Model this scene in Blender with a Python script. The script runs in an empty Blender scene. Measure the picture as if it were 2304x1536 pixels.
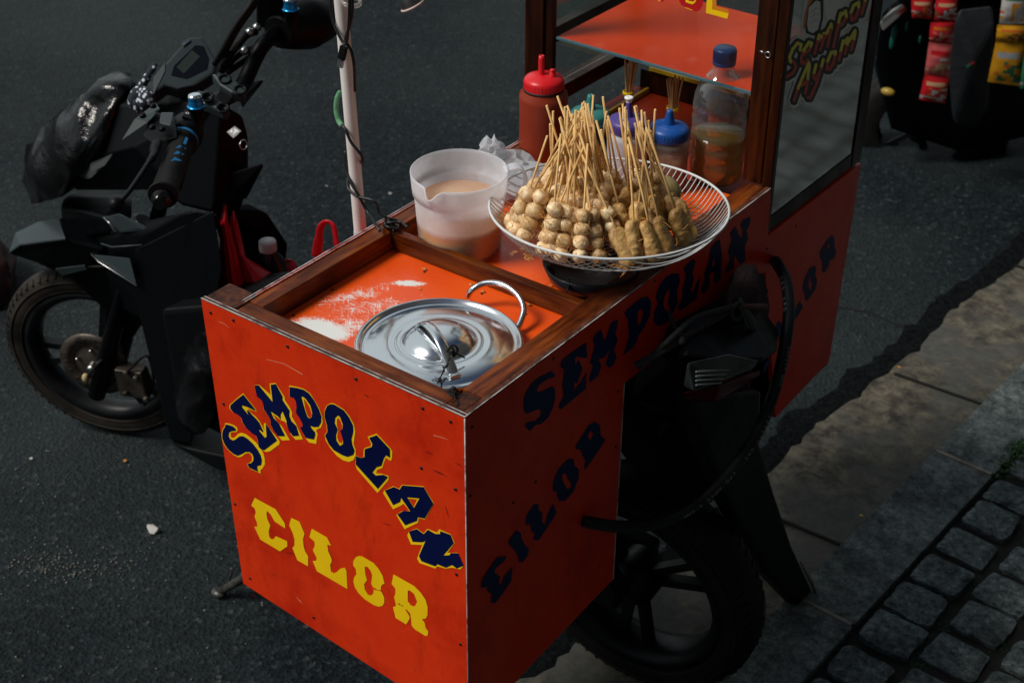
import bpy, bmesh, math, random
from mathutils import Vector, Matrix, noise
from mathutils.geometry import tessellate_polygon
random.seed(7)
SC = bpy.context.scene
COL = SC.collection
V = Vector

# ------------------------------------------------------------------ camera
FPX = 3441.2
W_ = 0.42          # width of the cart front, metres
T = 0.85           # height of the cart top above the road
FW = V((-0.50491096, 0.66933296, -0.54503056))
RT = V((0.79713766, 0.60378998, 0.00303285))
UP = V((-0.33111398, 0.43293307, 0.83841069))
CAM = V((1.28803834, -1.06387168, 1.84516506))

def ray(u, v): return FW + RT*((u-1152)/FPX) - UP*((v-768)/FPX)
def onz(u, v, z):
    """point at height z (metres) whose plan position was measured on the photograph"""
    d = ray(u, v); return CAM + d*((z-CAM.z)/d.z)
def onpl(u, v, p0, n):
    d = ray(u, v); return CAM + d*((p0-CAM).dot(n)/d.dot(n))
def onx(u, v, x): return onpl(u, v, V((x,0,0)), V((1,0,0)))
def ony(u, v, y): return onpl(u, v, V((0,y,0)), V((0,1,0)))

cam = bpy.data.cameras.new('camera'); co = bpy.data.objects.new('camera', cam); COL.objects.link(co)
m = Matrix((RT, UP, -FW)).transposed().to_4x4(); m.translation = CAM
co.matrix_world = m
cam.sensor_width = 36; cam.lens = FPX/2304*36; cam.clip_end = 200; cam.clip_start = .05
cam.dof.use_dof = True; cam.dof.focus_distance = 1.82; cam.dof.aperture_fstop = 10
SC.camera = co

# ------------------------------------------------------------------ materials
def nodes(name):
    m = bpy.data.materials.new(name); m.use_nodes = True
    nt = m.node_tree; p = nt.nodes['Principled BSDF']
    return m, nt, p
def setc(p, k, v):
    if k in p.inputs: p.inputs[k].default_value = v
def tex(nt, scale, detail=4, rough=.6, stretch=None, kind='NOISE', coord='Object', dist=0):
    tc = nt.nodes.new('ShaderNodeTexCoord'); mp = nt.nodes.new('ShaderNodeMapping')
    nt.links.new(tc.outputs[coord], mp.inputs[0])
    if stretch: mp.inputs['Scale'].default_value = stretch
    if kind == 'NOISE':
        n = nt.nodes.new('ShaderNodeTexNoise'); n.inputs['Scale'].default_value = scale
        n.inputs['Detail'].default_value = detail; n.inputs['Roughness'].default_value = rough
        n.inputs['Distortion'].default_value = dist
        out = n.outputs['Fac']
    else:
        n = nt.nodes.new('ShaderNodeTexVoronoi'); n.inputs['Scale'].default_value = scale
        out = n.outputs['Distance']
        if kind == 'VC': out = n.outputs['Color']
    nt.links.new(mp.outputs[0], n.inputs['Vector'])
    return out
def ramp(nt, src, stops):
    r = nt.nodes.new('ShaderNodeValToRGB'); e = r.color_ramp.elements
    while len(e) > len(stops): e.remove(e[-1])
    while len(e) < len(stops): e.new(1)
    for x, (pos, c) in zip(e, stops): x.position = pos; x.color = (*c, 1) if len(c) == 3 else c
    nt.links.new(src, r.inputs[0]); return r.outputs[0]
def mixc(nt, f, a, b, mode='MIX'):
    mx = nt.nodes.new('ShaderNodeMix'); mx.data_type = 'RGBA'; mx.blend_type = mode
    for s, v in ((mx.inputs[0], f), (mx.inputs[6], a), (mx.inputs[7], b)):
        if isinstance(v, (int, float)): s.default_value = v
        elif isinstance(v, tuple): s.default_value = (*v, 1)
        else: nt.links.new(v, s)
    return mx.outputs[2]
def bump(nt, p, src, strength, dist=.001):
    b = nt.nodes.new('ShaderNodeBump'); b.inputs['Strength'].default_value = strength; b.inputs['Distance'].default_value = dist
    nt.links.new(src, b.inputs['Height']); nt.links.new(b.outputs[0], p.inputs['Normal']); return b
def M(name, c, r=.5, metal=0, c2=None, ns=8, bs=0, bn=60, coat=0, trans=0, sss=0, spec=.35, rvar=0, bd=.001, lo=.35, hi=.7):
    m, nt, p = nodes(name)
    setc(p, 'Base Color', (*c, 1)); setc(p, 'Roughness', r); setc(p, 'Metallic', metal); setc(p, 'Coat Weight', coat)
    setc(p, 'Transmission Weight', trans); setc(p, 'Specular IOR Level', spec)
    if sss: setc(p, 'Subsurface Weight', sss); setc(p, 'Subsurface Radius', (.01,.006,.004)); setc(p, 'Subsurface Scale', .5)
    if c2:
        t = tex(nt, ns); nt.links.new(ramp(nt, t, [(lo, c), (hi, c2)]), p.inputs['Base Color'])
    if rvar:
        t = tex(nt, ns*2.3, 6); rr = ramp(nt, t, [(.3, (r-rvar,)*3), (.7, (r+rvar,)*3)]); nt.links.new(rr, p.inputs['Roughness'])
    if bs: bump(nt, p, tex(nt, bn, 5), bs, bd)
    return m

MT = {}
def red_laminate():
    m, nt, p = nodes('red laminate')
    a = tex(nt, 6, 8, .7); b = tex(nt, 24, 9, .75, stretch=(1,1,.3))
    c = ramp(nt, a, [(.32, (.46,.016,.003)), (.52, (.66,.036,.005)), (.68, (.58,.022,.004))])
    d = ramp(nt, b, [(.27, (.45,.38,.38)), (.45, (1,1,1))])
    base = mixc(nt, .55, c, d, 'MULTIPLY')
    s = tex(nt, 9, 2, .5, stretch=(1,1,26), dist=.5)   # thin pale scuffs
    sm = ramp(nt, s, [(.79, (0,0,0)), (.82, (.6,.6,.6))])
    base = mixc(nt, sm, base, (.72,.16,.09))
    nt.links.new(base, p.inputs['Base Color'])
    rr = ramp(nt, tex(nt, 14, 6), [(.3, (.26,)*3), (.7, (.44,)*3)]); nt.links.new(rr, p.inputs['Roughness'])
    setc(p, 'Specular IOR Level', .18)
    bump(nt, p, tex(nt, 12, 4), .12, .002)
    return m
def tray_laminate(spots):
    """orange-red laminate worn through to white in patches along one direction"""
    m, nt, p = nodes('worn tray laminate')
    base = ramp(nt, tex(nt, 6, 6, .6), [(.3, (.68,.060,.004)), (.7, (.85,.105,.006))])
    tc = nt.nodes.new('ShaderNodeTexCoord')
    acc = None
    for (sx, sy, rx, ry, ang, w) in spots:
        mp = nt.nodes.new('ShaderNodeMapping'); mp.vector_type = 'TEXTURE'
        mp.inputs['Location'].default_value = (sx, sy, 0); mp.inputs['Rotation'].default_value = (0,0,ang)
        mp.inputs['Scale'].default_value = (rx, ry, 1)
        nt.links.new(tc.outputs['Object'], mp.inputs[0])
        sep = nt.nodes.new('ShaderNodeSeparateXYZ'); nt.links.new(mp.outputs[0], sep.inputs[0])
        cmb = nt.nodes.new('ShaderNodeCombineXYZ'); nt.links.new(sep.outputs[0], cmb.inputs[0]); nt.links.new(sep.outputs[1], cmb.inputs[1])
        ln = nt.nodes.new('ShaderNodeVectorMath'); ln.operation = 'LENGTH'; nt.links.new(cmb.outputs[0], ln.inputs[0])
        mr = nt.nodes.new('ShaderNodeMapRange'); mr.inputs[1].default_value = 1.25; mr.inputs[2].default_value = .1
        mr.inputs[3].default_value = 0; mr.inputs[4].default_value = w
        nt.links.new(ln.outputs['Value'], mr.inputs[0])
        if acc is None: acc = mr.outputs[0]
        else:
            mx = nt.nodes.new('ShaderNodeMath'); mx.operation = 'MAXIMUM'; nt.links.new(acc, mx.inputs[0]); nt.links.new(mr.outputs[0], mx.inputs[1]); acc = mx.outputs[0]
    def streak(ang, sc, st, det=8):
        mp = nt.nodes.new('ShaderNodeMapping'); mp.inputs['Rotation'].default_value = (0,0,ang); mp.inputs['Scale'].default_value = (st,1,1)
        nt.links.new(tc.outputs['Object'], mp.inputs[0])
        # rotate first, stretch second
        mp2 = nt.nodes.new('ShaderNodeMapping'); mp2.inputs['Scale'].default_value = (st,1,1)
        mp.inputs['Scale'].default_value = (1,1,1); nt.links.new(mp.outputs[0], mp2.inputs[0])
        n = nt.nodes.new('ShaderNodeTexNoise'); n.inputs['Scale'].default_value = sc; n.inputs['Detail'].default_value = det; n.inputs['Roughness'].default_value = .75
        nt.links.new(mp2.outputs[0], n.inputs['Vector']); return n.outputs['Fac']
    s1 = streak(math.radians(-35), 360, .16); s2 = streak(math.radians(48), 420, .12); s3 = tex(nt, 30, 10, .8); s4 = streak(math.radians(5), 480, .2)
    ad = nt.nodes.new('ShaderNodeMath'); ad.operation = 'MAXIMUM'; nt.links.new(s1, ad.inputs[0]); nt.links.new(s2, ad.inputs[1])
    ad2 = nt.nodes.new('ShaderNodeMath'); ad2.operation = 'MAXIMUM'; nt.links.new(ad.outputs[0], ad2.inputs[0]); nt.links.new(s4, ad2.inputs[1]); ad = ad2
    av = nt.nodes.new('ShaderNodeMath'); av.operation = 'MULTIPLY_ADD'; nt.links.new(s3, av.inputs[0]); av.inputs[1].default_value = .35; nt.links.new(ad.outputs[0], av.inputs[2])
    ms = nt.nodes.new('ShaderNodeMath'); ms.operation = 'ADD'; nt.links.new(av.outputs[0], ms.inputs[0]); nt.links.new(acc, ms.inputs[1])
    k = ramp(nt, ms.outputs[0], [(.0, (0,0,0)), (.999, (0,0,0)), (1, (1,1,1))])
    mr = nt.nodes.new('ShaderNodeMapRange'); mr.inputs[1].default_value = 1.0; mr.inputs[2].default_value = 1.10
    nt.links.new(ms.outputs[0], mr.inputs[0])
    nt.links.new(mixc(nt, mr.outputs[0], base, (.72,.74,.72)), p.inputs['Base Color'])
    rr = ramp(nt, tex(nt, 25, 6), [(.3, (.22,)*3), (.7, (.42,)*3)]); nt.links.new(rr, p.inputs['Roughness'])
    return m
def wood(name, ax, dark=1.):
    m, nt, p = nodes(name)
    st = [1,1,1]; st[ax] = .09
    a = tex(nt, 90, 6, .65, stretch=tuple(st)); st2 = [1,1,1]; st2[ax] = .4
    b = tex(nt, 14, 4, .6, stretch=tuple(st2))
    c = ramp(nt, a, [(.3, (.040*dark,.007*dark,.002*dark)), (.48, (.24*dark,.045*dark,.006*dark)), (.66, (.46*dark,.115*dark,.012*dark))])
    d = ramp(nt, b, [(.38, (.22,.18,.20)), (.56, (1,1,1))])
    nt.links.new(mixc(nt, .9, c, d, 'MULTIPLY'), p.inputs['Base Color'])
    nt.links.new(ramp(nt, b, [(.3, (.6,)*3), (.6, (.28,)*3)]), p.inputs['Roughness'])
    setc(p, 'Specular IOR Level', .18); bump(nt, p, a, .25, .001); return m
def asphalt():
    m, nt, p = nodes('asphalt')
    vc = tex(nt, 125, kind='VC'); n = tex(nt, 1.6, 5, .6); n2 = tex(nt, 240, 3, .7)
    bw = nt.nodes.new('ShaderNodeRGBToBW'); nt.links.new(vc, bw.inputs[0])
    g = ramp(nt, bw.outputs[0], [(.22, (.0018,.0038,.0054)), (.55, (.0056,.0104,.0134)), (.82, (.0120,.0195,.0236)), (.97, (.050,.056,.055))])
    big = ramp(nt, n, [(.3, (.6,.64,.66)), (.5, (1,1,1)), (.7, (1.5,1.45,1.35))])
    c = mixc(nt, 1.0, g, big, 'MULTIPLY')
    wear = ramp(nt, tex(nt, .9, 3, .5, stretch=(1,1,1)), [(.42, (0,0,0)), (.66, (1,1,1))])
    c = mixc(nt, wear, c, mixc(nt, .5, c, (.030,.038,.038)))
    nt.links.new(c, p.inputs['Base Color']); setc(p, 'Roughness', .7); setc(p, 'Specular IOR Level', .12)
    v2 = tex(nt, 125, kind='V')
    ad = nt.nodes.new('ShaderNodeMath'); ad.operation = 'ADD'; nt.links.new(v2, ad.inputs[0]); nt.links.new(n2, ad.inputs[1])
    bump(nt, p, ad.outputs[0], .9, .004); return m
def stone(name, c1, c2, c3, sc=30):
    m, nt, p = nodes(name)
    a = tex(nt, sc, 8, .75); b = tex(nt, sc*.16, 5, .6); sp = tex(nt, sc*7, 4, .7)
    c = ramp(nt, a, [(.35, c1), (.55, c2), (.72, c3)])
    c = mixc(nt, 1., c, ramp(nt, b, [(.35, (.45,.45,.46)), (.6, (1.1,1.1,1.08))]), 'MULTIPLY')
    c = mixc(nt, .8, c, ramp(nt, sp, [(.38, (.35,)*3), (.6, (1.4,)*3)]), 'MULTIPLY')
    nt.links.new(c, p.inputs['Base Color']); setc(p, 'Roughness', .85); setc(p, 'Specular IOR Level', .2)
    bump(nt, p, a, .6, .003); return m
def clear(name, tint=(1,1,1), gloss=.05, ior=1.45, rough=.02, haze=0, hazec=(.8,.8,.8), pw_=4):
    """thin clear plastic or glass: transparent with a fresnel reflection"""
    m, nt, p = nodes(name); nt.nodes.remove(p); o = nt.nodes['Material Output']
    t = nt.nodes.new('ShaderNodeBsdfTransparent'); t.inputs[0].default_value = (*tint, 1)
    g = nt.nodes.new('ShaderNodeBsdfGlossy'); g.inputs['Roughness'].default_value = rough
    lw = nt.nodes.new('ShaderNodeLayerWeight'); lw.inputs[0].default_value = .5
    pw = nt.nodes.new('ShaderNodeMath'); pw.operation = 'POWER'; nt.links.new(lw.outputs['Facing'], pw.inputs[0]); pw.inputs[1].default_value = pw_
    ad = nt.nodes.new('ShaderNodeMath'); ad.operation = 'MULTIPLY_ADD'; nt.links.new(pw.outputs[0], ad.inputs[0]); ad.inputs[1].default_value = .7*(ior-1)/.45; ad.inputs[2].default_value = gloss+.03; ad.use_clamp = True
    mx = nt.nodes.new('ShaderNodeMixShader'); nt.links.new(ad.outputs[0], mx.inputs[0]); nt.links.new(t.outputs[0], mx.inputs[1]); nt.links.new(g.outputs[0], mx.inputs[2])
    last = mx
    if haze:
        d = nt.nodes.new('ShaderNodeBsdfDiffuse'); d.inputs[0].default_value = (*hazec, 1)
        tr = nt.nodes.new('ShaderNodeBsdfTranslucent'); tr.inputs[0].default_value = (*hazec, 1)
        m1 = nt.nodes.new('ShaderNodeMixShader'); m1.inputs[0].default_value = .5; nt.links.new(d.outputs[0], m1.inputs[1]); nt.links.new(tr.outputs[0], m1.inputs[2])
        m2 = nt.nodes.new('ShaderNodeMixShader'); m2.inputs[0].default_value = haze
        nt.links.new(ramp(nt, tex(nt, 18, 5), [(.3, (haze*.7,)*3), (.7, (min(1,haze*1.25),)*3)]), m2.inputs[0])
        nt.links.new(mx.outputs[0], m2.inputs[1]); nt.links.new(m1.outputs[0], m2.inputs[2]); last = m2
    nt.links.new(last.outputs[0], o.inputs[0]); return m
def gutter_mat():
    m, nt, p = nodes('gutter concrete')
    a = tex(nt, 26, 9, .78, dist=.25); b = tex(nt, 5, 4, .6)
    c = ramp(nt, a, [(.38, (.010,.0085,.0065)), (.47, (.048,.041,.029)), (.57, (.105,.092,.064)), (.75, (.19,.172,.13))])
    g = ramp(nt, tex(nt, 60, 6), [(.3, (.036,.038,.035)), (.7, (.066,.068,.060))])
    c = mixc(nt, ramp(nt, b, [(.42, (0,0,0)), (.6, (1,1,1))]), c, g)
    nt.links.new(c, p.inputs['Base Color']); setc(p, 'Roughness', .85); bump(nt, p, a, .6, .004); return m

RED = red_laminate()
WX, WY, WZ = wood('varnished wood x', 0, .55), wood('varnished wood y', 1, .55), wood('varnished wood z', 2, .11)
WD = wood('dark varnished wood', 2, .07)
NAVY = M('navy vinyl', (.0015,.004,.040), .42, c2=(.003,.007,.055), spec=.12)
NAVY2 = M('faded navy vinyl', (.004,.012,.055), .45, c2=(.008,.020,.085), spec=.12)
YEL = M('yellow vinyl', (.82,.52,.004), .4, c2=(.90,.60,.008), spec=.15)
STEEL = M('polished steel', (.74,.77,.79), .15, 1, rvar=.05, ns=14, bs=.05, bn=9, bd=.003)
STEELD = M('dull steel', (.42,.43,.43), .3, 1, rvar=.1, ns=10)
WIRE = M('white coated wire', (.60,.63,.64), .35)
BLK = M('black plastic', (.0025,.003,.0036), .45, rvar=.08, ns=14, spec=.13)
BLKM = M('black fairing paint', (.0010,.0014,.0020), .38, rvar=.06, spec=.11)
GREYF = M('dark grey fairing paint', (.022,.032,.035), .4, c2=(.032,.045,.048), ns=6, spec=.25)
RUB = M('black rubber', (.004,.004,.0045), .6, c2=(.010,.009,.008), ns=22, bs=.3, bn=80, spec=.15)
TYRE = M('dusty tyre rubber', (.009,.008,.007), .8, c2=(.055,.048,.040), ns=9, bs=.5, bn=70, spec=.12)
RIM = M('black alloy', (.004,.0045,.005), .4, c2=(.02,.022,.024), ns=12, metal=.2, spec=.25)
IRON = M('worn brown steel', (.05,.042,.035), .45, .7, c2=(.14,.12,.10), ns=30)
BAGB = M('black bin bag plastic', (.0015,.0015,.002), .21, bs=.55, bn=24, bd=.008, rvar=.05, spec=.35)
BAGR = M('red plastic bag', (.55,.006,.016), .35, c2=(.42,.004,.012), bs=.5, bn=30, bd=.004, trans=0)
BAMB = M('bamboo', (.66,.38,.13), .6, c2=(.80,.56,.26), ns=60, spec=.2)
def vary(m, lo, hi):
    nt = m.node_tree; p = nt.nodes['Principled BSDF']; l = p.inputs['Base Color'].links[0]; src = l.from_socket
    oi = nt.nodes.new('ShaderNodeObjectInfo'); r = ramp(nt, oi.outputs['Random'], [(0, lo), (.5, (1,1,1)), (1, hi)])
    nt.links.new(mixc(nt, 1., src, r, 'MULTIPLY'), p.inputs['Base Color']); return m
BALL = M('fried meatball', (.58,.34,.13), .42, c2=(.86,.68,.43), ns=70, lo=.3, hi=.62, bs=.8, bn=220, bd=.002, sss=.15)
ROLL = M('fried egg roll', (.36,.19,.055), .45, c2=(.68,.45,.17), ns=90, lo=.3, hi=.7, bs=.9, bn=260, bd=.002, sss=.08)
vary(BALL, (.78,.68,.52), (1.18,1.16,1.14)); vary(ROLL, (.6,.5,.35), (1.25,1.2,1.1)); setc(BALL.node_tree.nodes['Principled BSDF'], 'Coat Weight', .25); setc(BALL.node_tree.nodes['Principled BSDF'], 'Coat Roughness', .25); setc(ROLL.node_tree.nodes['Principled BSDF'], 'Coat Weight', .3); setc(ROLL.node_tree.nodes['Principled BSDF'], 'Coat Roughness', .3)
CRUST = M('crisp egg shreds', (.50,.22,.05), .5, c2=(.62,.32,.08), ns=80)
PVC = M('white pvc pipe', (.62,.58,.55), .4, c2=(.74,.71,.69), ns=7, lo=.3, hi=.55)
WHT = M('white plastic', (.75,.76,.76), .4)
SCREW = M('black screw', (.004,.004,.004), .5)
EDGE = M('white laminate edge', (.44,.46,.46), .5, c2=(.05,.05,.05), ns=45, lo=.45, hi=.66, spec=.2)
BLUE = M('anodised blue', (.01,.22,.55), .25, .6)
CYAN = M('blue rubber inlay', (.02,.20,.48), .5)

# ------------------------------------------------------------------ mesh helpers
class B:
    """collects shapes in world coordinates; build() links them as one mesh object"""
    def __init__(s): s.bm = bmesh.new(); s.mi = 0
    def faces(s, vs, fs):
        bv = [s.bm.verts.new(v) for v in vs]
        out = []
        for f in fs:
            try: q = s.bm.faces.new([bv[i] for i in f]); q.material_index = s.mi; out.append(q)
            except ValueError: pass
        return out
    def box(s, a, b):
        a, b = V(a), V(b)
        vs = [V((x,y,z)) for z in (a.z,b.z) for y in (a.y,b.y) for x in (a.x,b.x)]
        s.faces(vs, [(0,2,3,1),(4,5,7,6),(0,1,5,4),(2,6,7,3),(0,4,6,2),(1,3,7,5)]); return s
    def obox(s, c, ax, ay, az, hx, hy, hz):
        c = V(c); ax, ay, az = V(ax).normalized()*hx, V(ay).normalized()*hy, V(az).normalized()*hz
        vs = [c+ax*i+ay*j+az*k for k in (-1,1) for j in (-1,1) for i in (-1,1)]
        s.faces(vs, [(0,2,3,1),(4,5,7,6),(0,1,5,4),(2,6,7,3),(0,4,6,2),(1,3,7,5)]); return s
    def bar(s, p, q, w, h, up=(0,0,1)):
        p, q = V(p), V(q); d = (q-p).normalized(); sd = d.cross(V(up)).normalized(); u = sd.cross(d)
        s.obox((p+q)/2, d, sd, u, (q-p).length/2, w/2, h/2); return s
    def tube(s, pts, r, n=10, cap=True, flat=1.):
        pts = [V(p) for p in pts]; N = len(pts)
        rs = r if isinstance(r, (list, tuple)) else [r]*N
        rings = []; t0 = (pts[1]-pts[0]).normalized()
        a = t0.orthogonal().normalized()
        for i, p in enumerate(pts):
            t = (pts[min(i+1,N-1)]-pts[max(i-1,0)]).normalized()
            a = (a - t*a.dot(t)); a = a.normalized() if a.length > 1e-6 else t.orthogonal().normalized()
            b = t.cross(a)
            rings.append([s.bm.verts.new(p + (a*math.cos(2*math.pi*k/n) + b*math.sin(2*math.pi*k/n)*flat)*rs[i]) for k in range(n)])
        for i in range(N-1):
            for k in range(n):
                f = s.bm.faces.new((rings[i][k], rings[i][(k+1)%n], rings[i+1][(k+1)%n], rings[i+1][k])); f.material_index = s.mi; f.smooth = True
        if cap:
            for rg, rev in ((rings[0], True), (rings[-1], False)):
                f = s.bm.faces.new(rg[::-1] if rev else rg); f.material_index = s.mi
        return s
    def lathe(s, prof, c, axis=(0,0,1), n=32, close=False):
        """prof: (radius, height) pairs from one end to the other"""
        c = V(c); ax = V(axis).normalized(); a = ax.orthogonal().normalized()
        if abs(ax.z) > .99: a = V((1,0,0))
        b = ax.cross(a); rings = []
        for r, h in prof:
            if r < 1e-6: rings.append([s.bm.verts.new(c+ax*h)])
            else: rings.append([s.bm.verts.new(c+ax*h+(a*math.cos(2*math.pi*k/n)+b*math.sin(2*math.pi*k/n))*r) for k in range(n)])
        if close: rings.append(rings[0])
        for i in range(len(rings)-1):
            p, q = rings[i], rings[i+1]
            for k in range(n):
                k2 = (k+1) % n
                if len(p) == 1 and len(q) == 1: continue
                if len(p) == 1: f = (p[0], q[k2], q[k])
                elif len(q) == 1: f = (p[k], p[k2], q[0])
                else: f = (p[k], p[k2], q[k2], q[k])
                try: ff = s.bm.faces.new(f); ff.material_index = s.mi; ff.smooth = True
                except ValueError: pass
        return s
    def hull(s, pts, smooth=False):
        vs = [s.bm.verts.new(p) for p in pts]
        g = bmesh.ops.convex_hull(s.bm, input=vs)
        for f in [x for x in g['geom'] if isinstance(x, bmesh.types.BMFace)]: f.material_index = s.mi; f.smooth = smooth
        bmesh.ops.delete(s.bm, geom=list({x for x in g['geom_unused']+g['geom_interior'] if isinstance(x, bmesh.types.BMVert)}), context='VERTS')
        return s
    def ball(s, c, r, sub=2, sc=(1,1,1), nz=0, ns=8, seed=0):
        c = V(c); g = bmesh.ops.create_icosphere(s.bm, subdivisions=sub, radius=1)
        for v in g['verts']:
            d = v.co.copy(); k = 1 + (nz*noise.noise(d*ns*.3+V((seed,seed*1.7,3))) + nz*.5*noise.noise(d*ns+V((seed,1,seed))) if nz else 0)
            v.co = c + V((d.x*sc[0], d.y*sc[1], d.z*sc[2]))*r*k
        fs = set(f for v in g['verts'] for f in v.link_faces)
        for f in fs: f.smooth = True; f.material_index = s.mi
        return s
    def torus(s, c, R, r, axis=(0,0,1), n=64, m=8, sc=1.):
        c = V(c); ax = V(axis).normalized(); a = ax.orthogonal().normalized(); b = ax.cross(a); rings = []
        for i in range(n):
            t = 2*math.pi*i/n; d = a*math.cos(t)+b*math.sin(t)
            rings.append([s.bm.verts.new(c+d*(R+r*math.cos(2*math.pi*k/m))+ax*r*sc*math.sin(2*math.pi*k/m)) for k in range(m)])
        for i in range(n):
            for k in range(m):
                f = s.bm.faces.new((rings[i][k], rings[i][(k+1)%m], rings[(i+1)%n][(k+1)%m], rings[(i+1)%n][k])); f.smooth = True; f.material_index = s.mi
        return s
    def poly(s, outer, holes=()):
        """flat polygon with holes, world points"""
        loops = [list(outer)]+[list(h) for h in holes]
        flat = [p for l in loops for p in l]
        tris = tessellate_polygon([[V(p) for p in l] for l in loops])
        s.faces(flat, tris); return s
    def prism(s, pts, off):
        """closed solid: polygon pts and its copy shifted by off"""
        off = V(off); n = len(pts); tri = tessellate_polygon([[V(p) for p in pts]])
        bv = [s.bm.verts.new(p) for p in pts]+[s.bm.verts.new(V(p)+off) for p in pts]
        for t in tri:
            for q in ((t[0],t[1],t[2]), (t[2]+n,t[1]+n,t[0]+n)):
                try: s.bm.faces.new([bv[i] for i in q]).material_index = s.mi
                except ValueError: pass
        for i in range(n):
            j = (i+1) % n
            try: s.bm.faces.new((bv[i], bv[j], bv[j+n], bv[i+n])).material_index = s.mi
            except ValueError: pass
        bmesh.ops.recalc_face_normals(s.bm, faces=s.bm.faces[:])
        return s
    def build(s, name, mats, parent=None, bevel=0, sub=0, smooth=False):
        if not isinstance(mats, (list, tuple)): mats = [mats]
        org = V((0,0,0))
        if parent is not None: org = V(parent['org'])
        if smooth:
            for f in s.bm.faces: f.smooth = True
        for v in s.bm.verts: v.co -= org
        me = bpy.data.meshes.new(name); s.bm.to_mesh(me); s.bm.free()
        for q in mats: me.materials.append(q)
        o = bpy.data.objects.new(name, me); COL.objects.link(o); o['org'] = tuple(org)
        if parent is not None: o.parent = parent
        if bevel:
            b = o.modifiers.new('b', 'BEVEL'); b.width = bevel; b.segments = 2; b.limit_method = 'ANGLE'; b.angle_limit = math.radians(35)
        if sub:
            b = o.modifiers.new('s', 'SUBSURF'); b.levels = sub; b.render_levels = sub
        return o
def thing(name, label, cat, org=(0,0,0), group=None):
    o = bpy.data.objects.new(name, None); COL.objects.link(o); o.location = org; o['org'] = tuple(org); o.empty_display_size = .05
    o['label'] = label; o['category'] = cat
    if group: o['group'] = group
    return o
def tag(o, label, cat, group=None, kind=None):
    if label: o['label'] = label
    if cat: o['category'] = cat
    if group: o['group'] = group
    if kind: o['kind'] = kind
    # move the origin of a single-mesh thing to its base
    vs = [v.co for v in o.data.vertices]
    if vs:
        c = V((sum(v.x for v in vs)/len(vs), sum(v.y for v in vs)/len(vs), min(v.z for v in vs)))
        if not kind:
            o.data.transform(Matrix.Translation(-c)); o.location = c; o['org'] = tuple(c)
    return o
def arc(pts, n=6):
    """Catmull-Rom through points"""
    pts = [V(p) for p in pts]; out = []
    P = [pts[0]*2-pts[1]]+pts+[pts[-1]*2-pts[-2]]
    for i in range(1, len(P)-2):
        for k in range(n):
            t = k/n; a, b, c, d = P[i-1:i+3]
            out.append(.5*((2*b)+(c-a)*t+(2*a-5*b+4*c-d)*t*t+(3*b-a-3*c+d)*t*t*t))
    out.append(pts[-1]); return out
def rough(pts, j=.8, n=1): return pts
def smooth2(pts, n=2):
    """soften a traced outline a little"""
    return pts

# ------------------------------------------------------------------ ground, kerb, pavement
road = B(); g = 60
road.faces([V((-g,-g,0)), V((.30,-g,0)), V((.30,g,0)), V((-g,g,0))], [(0,1,2,3)])
tag(road.build('road', asphalt()), None, None, kind='structure')
GK = V((.463,.578,0)); KD = V((.059,1.208,0)).normalized(); KN = V((KD.y,-KD.x,0))   # kerb line, its direction, away from the road
def kp(a, b, z=0.): p = GK+KD*a+KN*b; return V((p.x,p.y,z))
# gutter slab with a broken road-side edge where asphalt laps over it
gb = B(); n = 900; xs = []
for i in range(n+1):
    a = -9+18*i/n
    w = -.215 + .035*noise.noise(V((a*2.1,0,0))) + .022*noise.noise(V((a*11,3,0))) + .010*noise.noise(V((a*37,7,0)))
    xs.append((a, w))
vs = []
for a, w in xs: vs += [kp(a, w, .006), kp(a, .0, .010)]
gb.faces(vs, [(2*i, 2*i+1, 2*i+3, 2*i+2) for i in range(n)])
tag(gb.build('gutter', gutter_mat()), None, None, kind='structure')
und = B(); vs = []
for a, w in xs: vs += [kp(a, w-.055+.030*noise.noise(V((a*9,11,0)))+.012*noise.noise(V((a*43,2,0))), .003), kp(a, .05, .003)]
und.faces(vs, [(2*i, 2*i+1, 2*i+3, 2*i+2) for i in range(n)])
tag(und.build('gutter_bed', M('black crumbled asphalt', (.0016,.0020,.0024), .9, c2=(.009,.011,.012), ns=120, spec=.03, bs=.9, bn=150, bd=.004)), None, None, kind='structure')
jb = B()
for j0 in (-4.2,-3.5,-2.8,-2.1,-1.4,-.70,.0,.42,1.0,1.6,2.3,3,3.7): 
    jb.bar(kp(j0,-.20,.0105), kp(j0+.012,-.002,.0125), .006, .003)
tag(jb.build('gutter_joint', M('joint dirt', (.006,.006,.005), .9)), None, None, kind='structure')
# kerb stones
KH = .028; KW = .125
ks = B(); km = B()
joints = [-4.4,-3.8,-3.2,-2.6,-2.0,-1.4,-.80,-.22]
pj = [onz(1880,1385,KH), onz(2160,1035,KH)]
j1 = (pj[0]-GK).dot(KD); j2 = (pj[1]-GK).dot(KD); st = j2-j1
joints = [j1+st*k for k in range(-10,14)]
for a, b in zip(joints[:-1], joints[1:]):
    r_ = random.uniform(-.0015,.0015)
    q = B(); 
    vs = [kp(a+.004, .002+r_, 0), kp(b-.004, .002+r_, 0), kp(b-.004, KW+r_, 0), kp(a+.004, KW+r_, 0)]
    ks.hull(vs+[v+V((0,0,KH+r_)) for v in vs])
    km.bar(kp(b,.004,KH-.002), kp(b,KW-.006,KH-.002), .0075, .005)
KS = stone('kerb granite', (.035,.043,.045), (.125,.148,.150), (.24,.265,.258), 60)
tag(ks.build('kerb', KS, bevel=.003), None, None, kind='structure')
tag(km.build('kerb_mortar', M('pale mortar', (.26,.24,.19), .8, c2=(.10,.09,.07), ns=50)), None, None, kind='structure')
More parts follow.
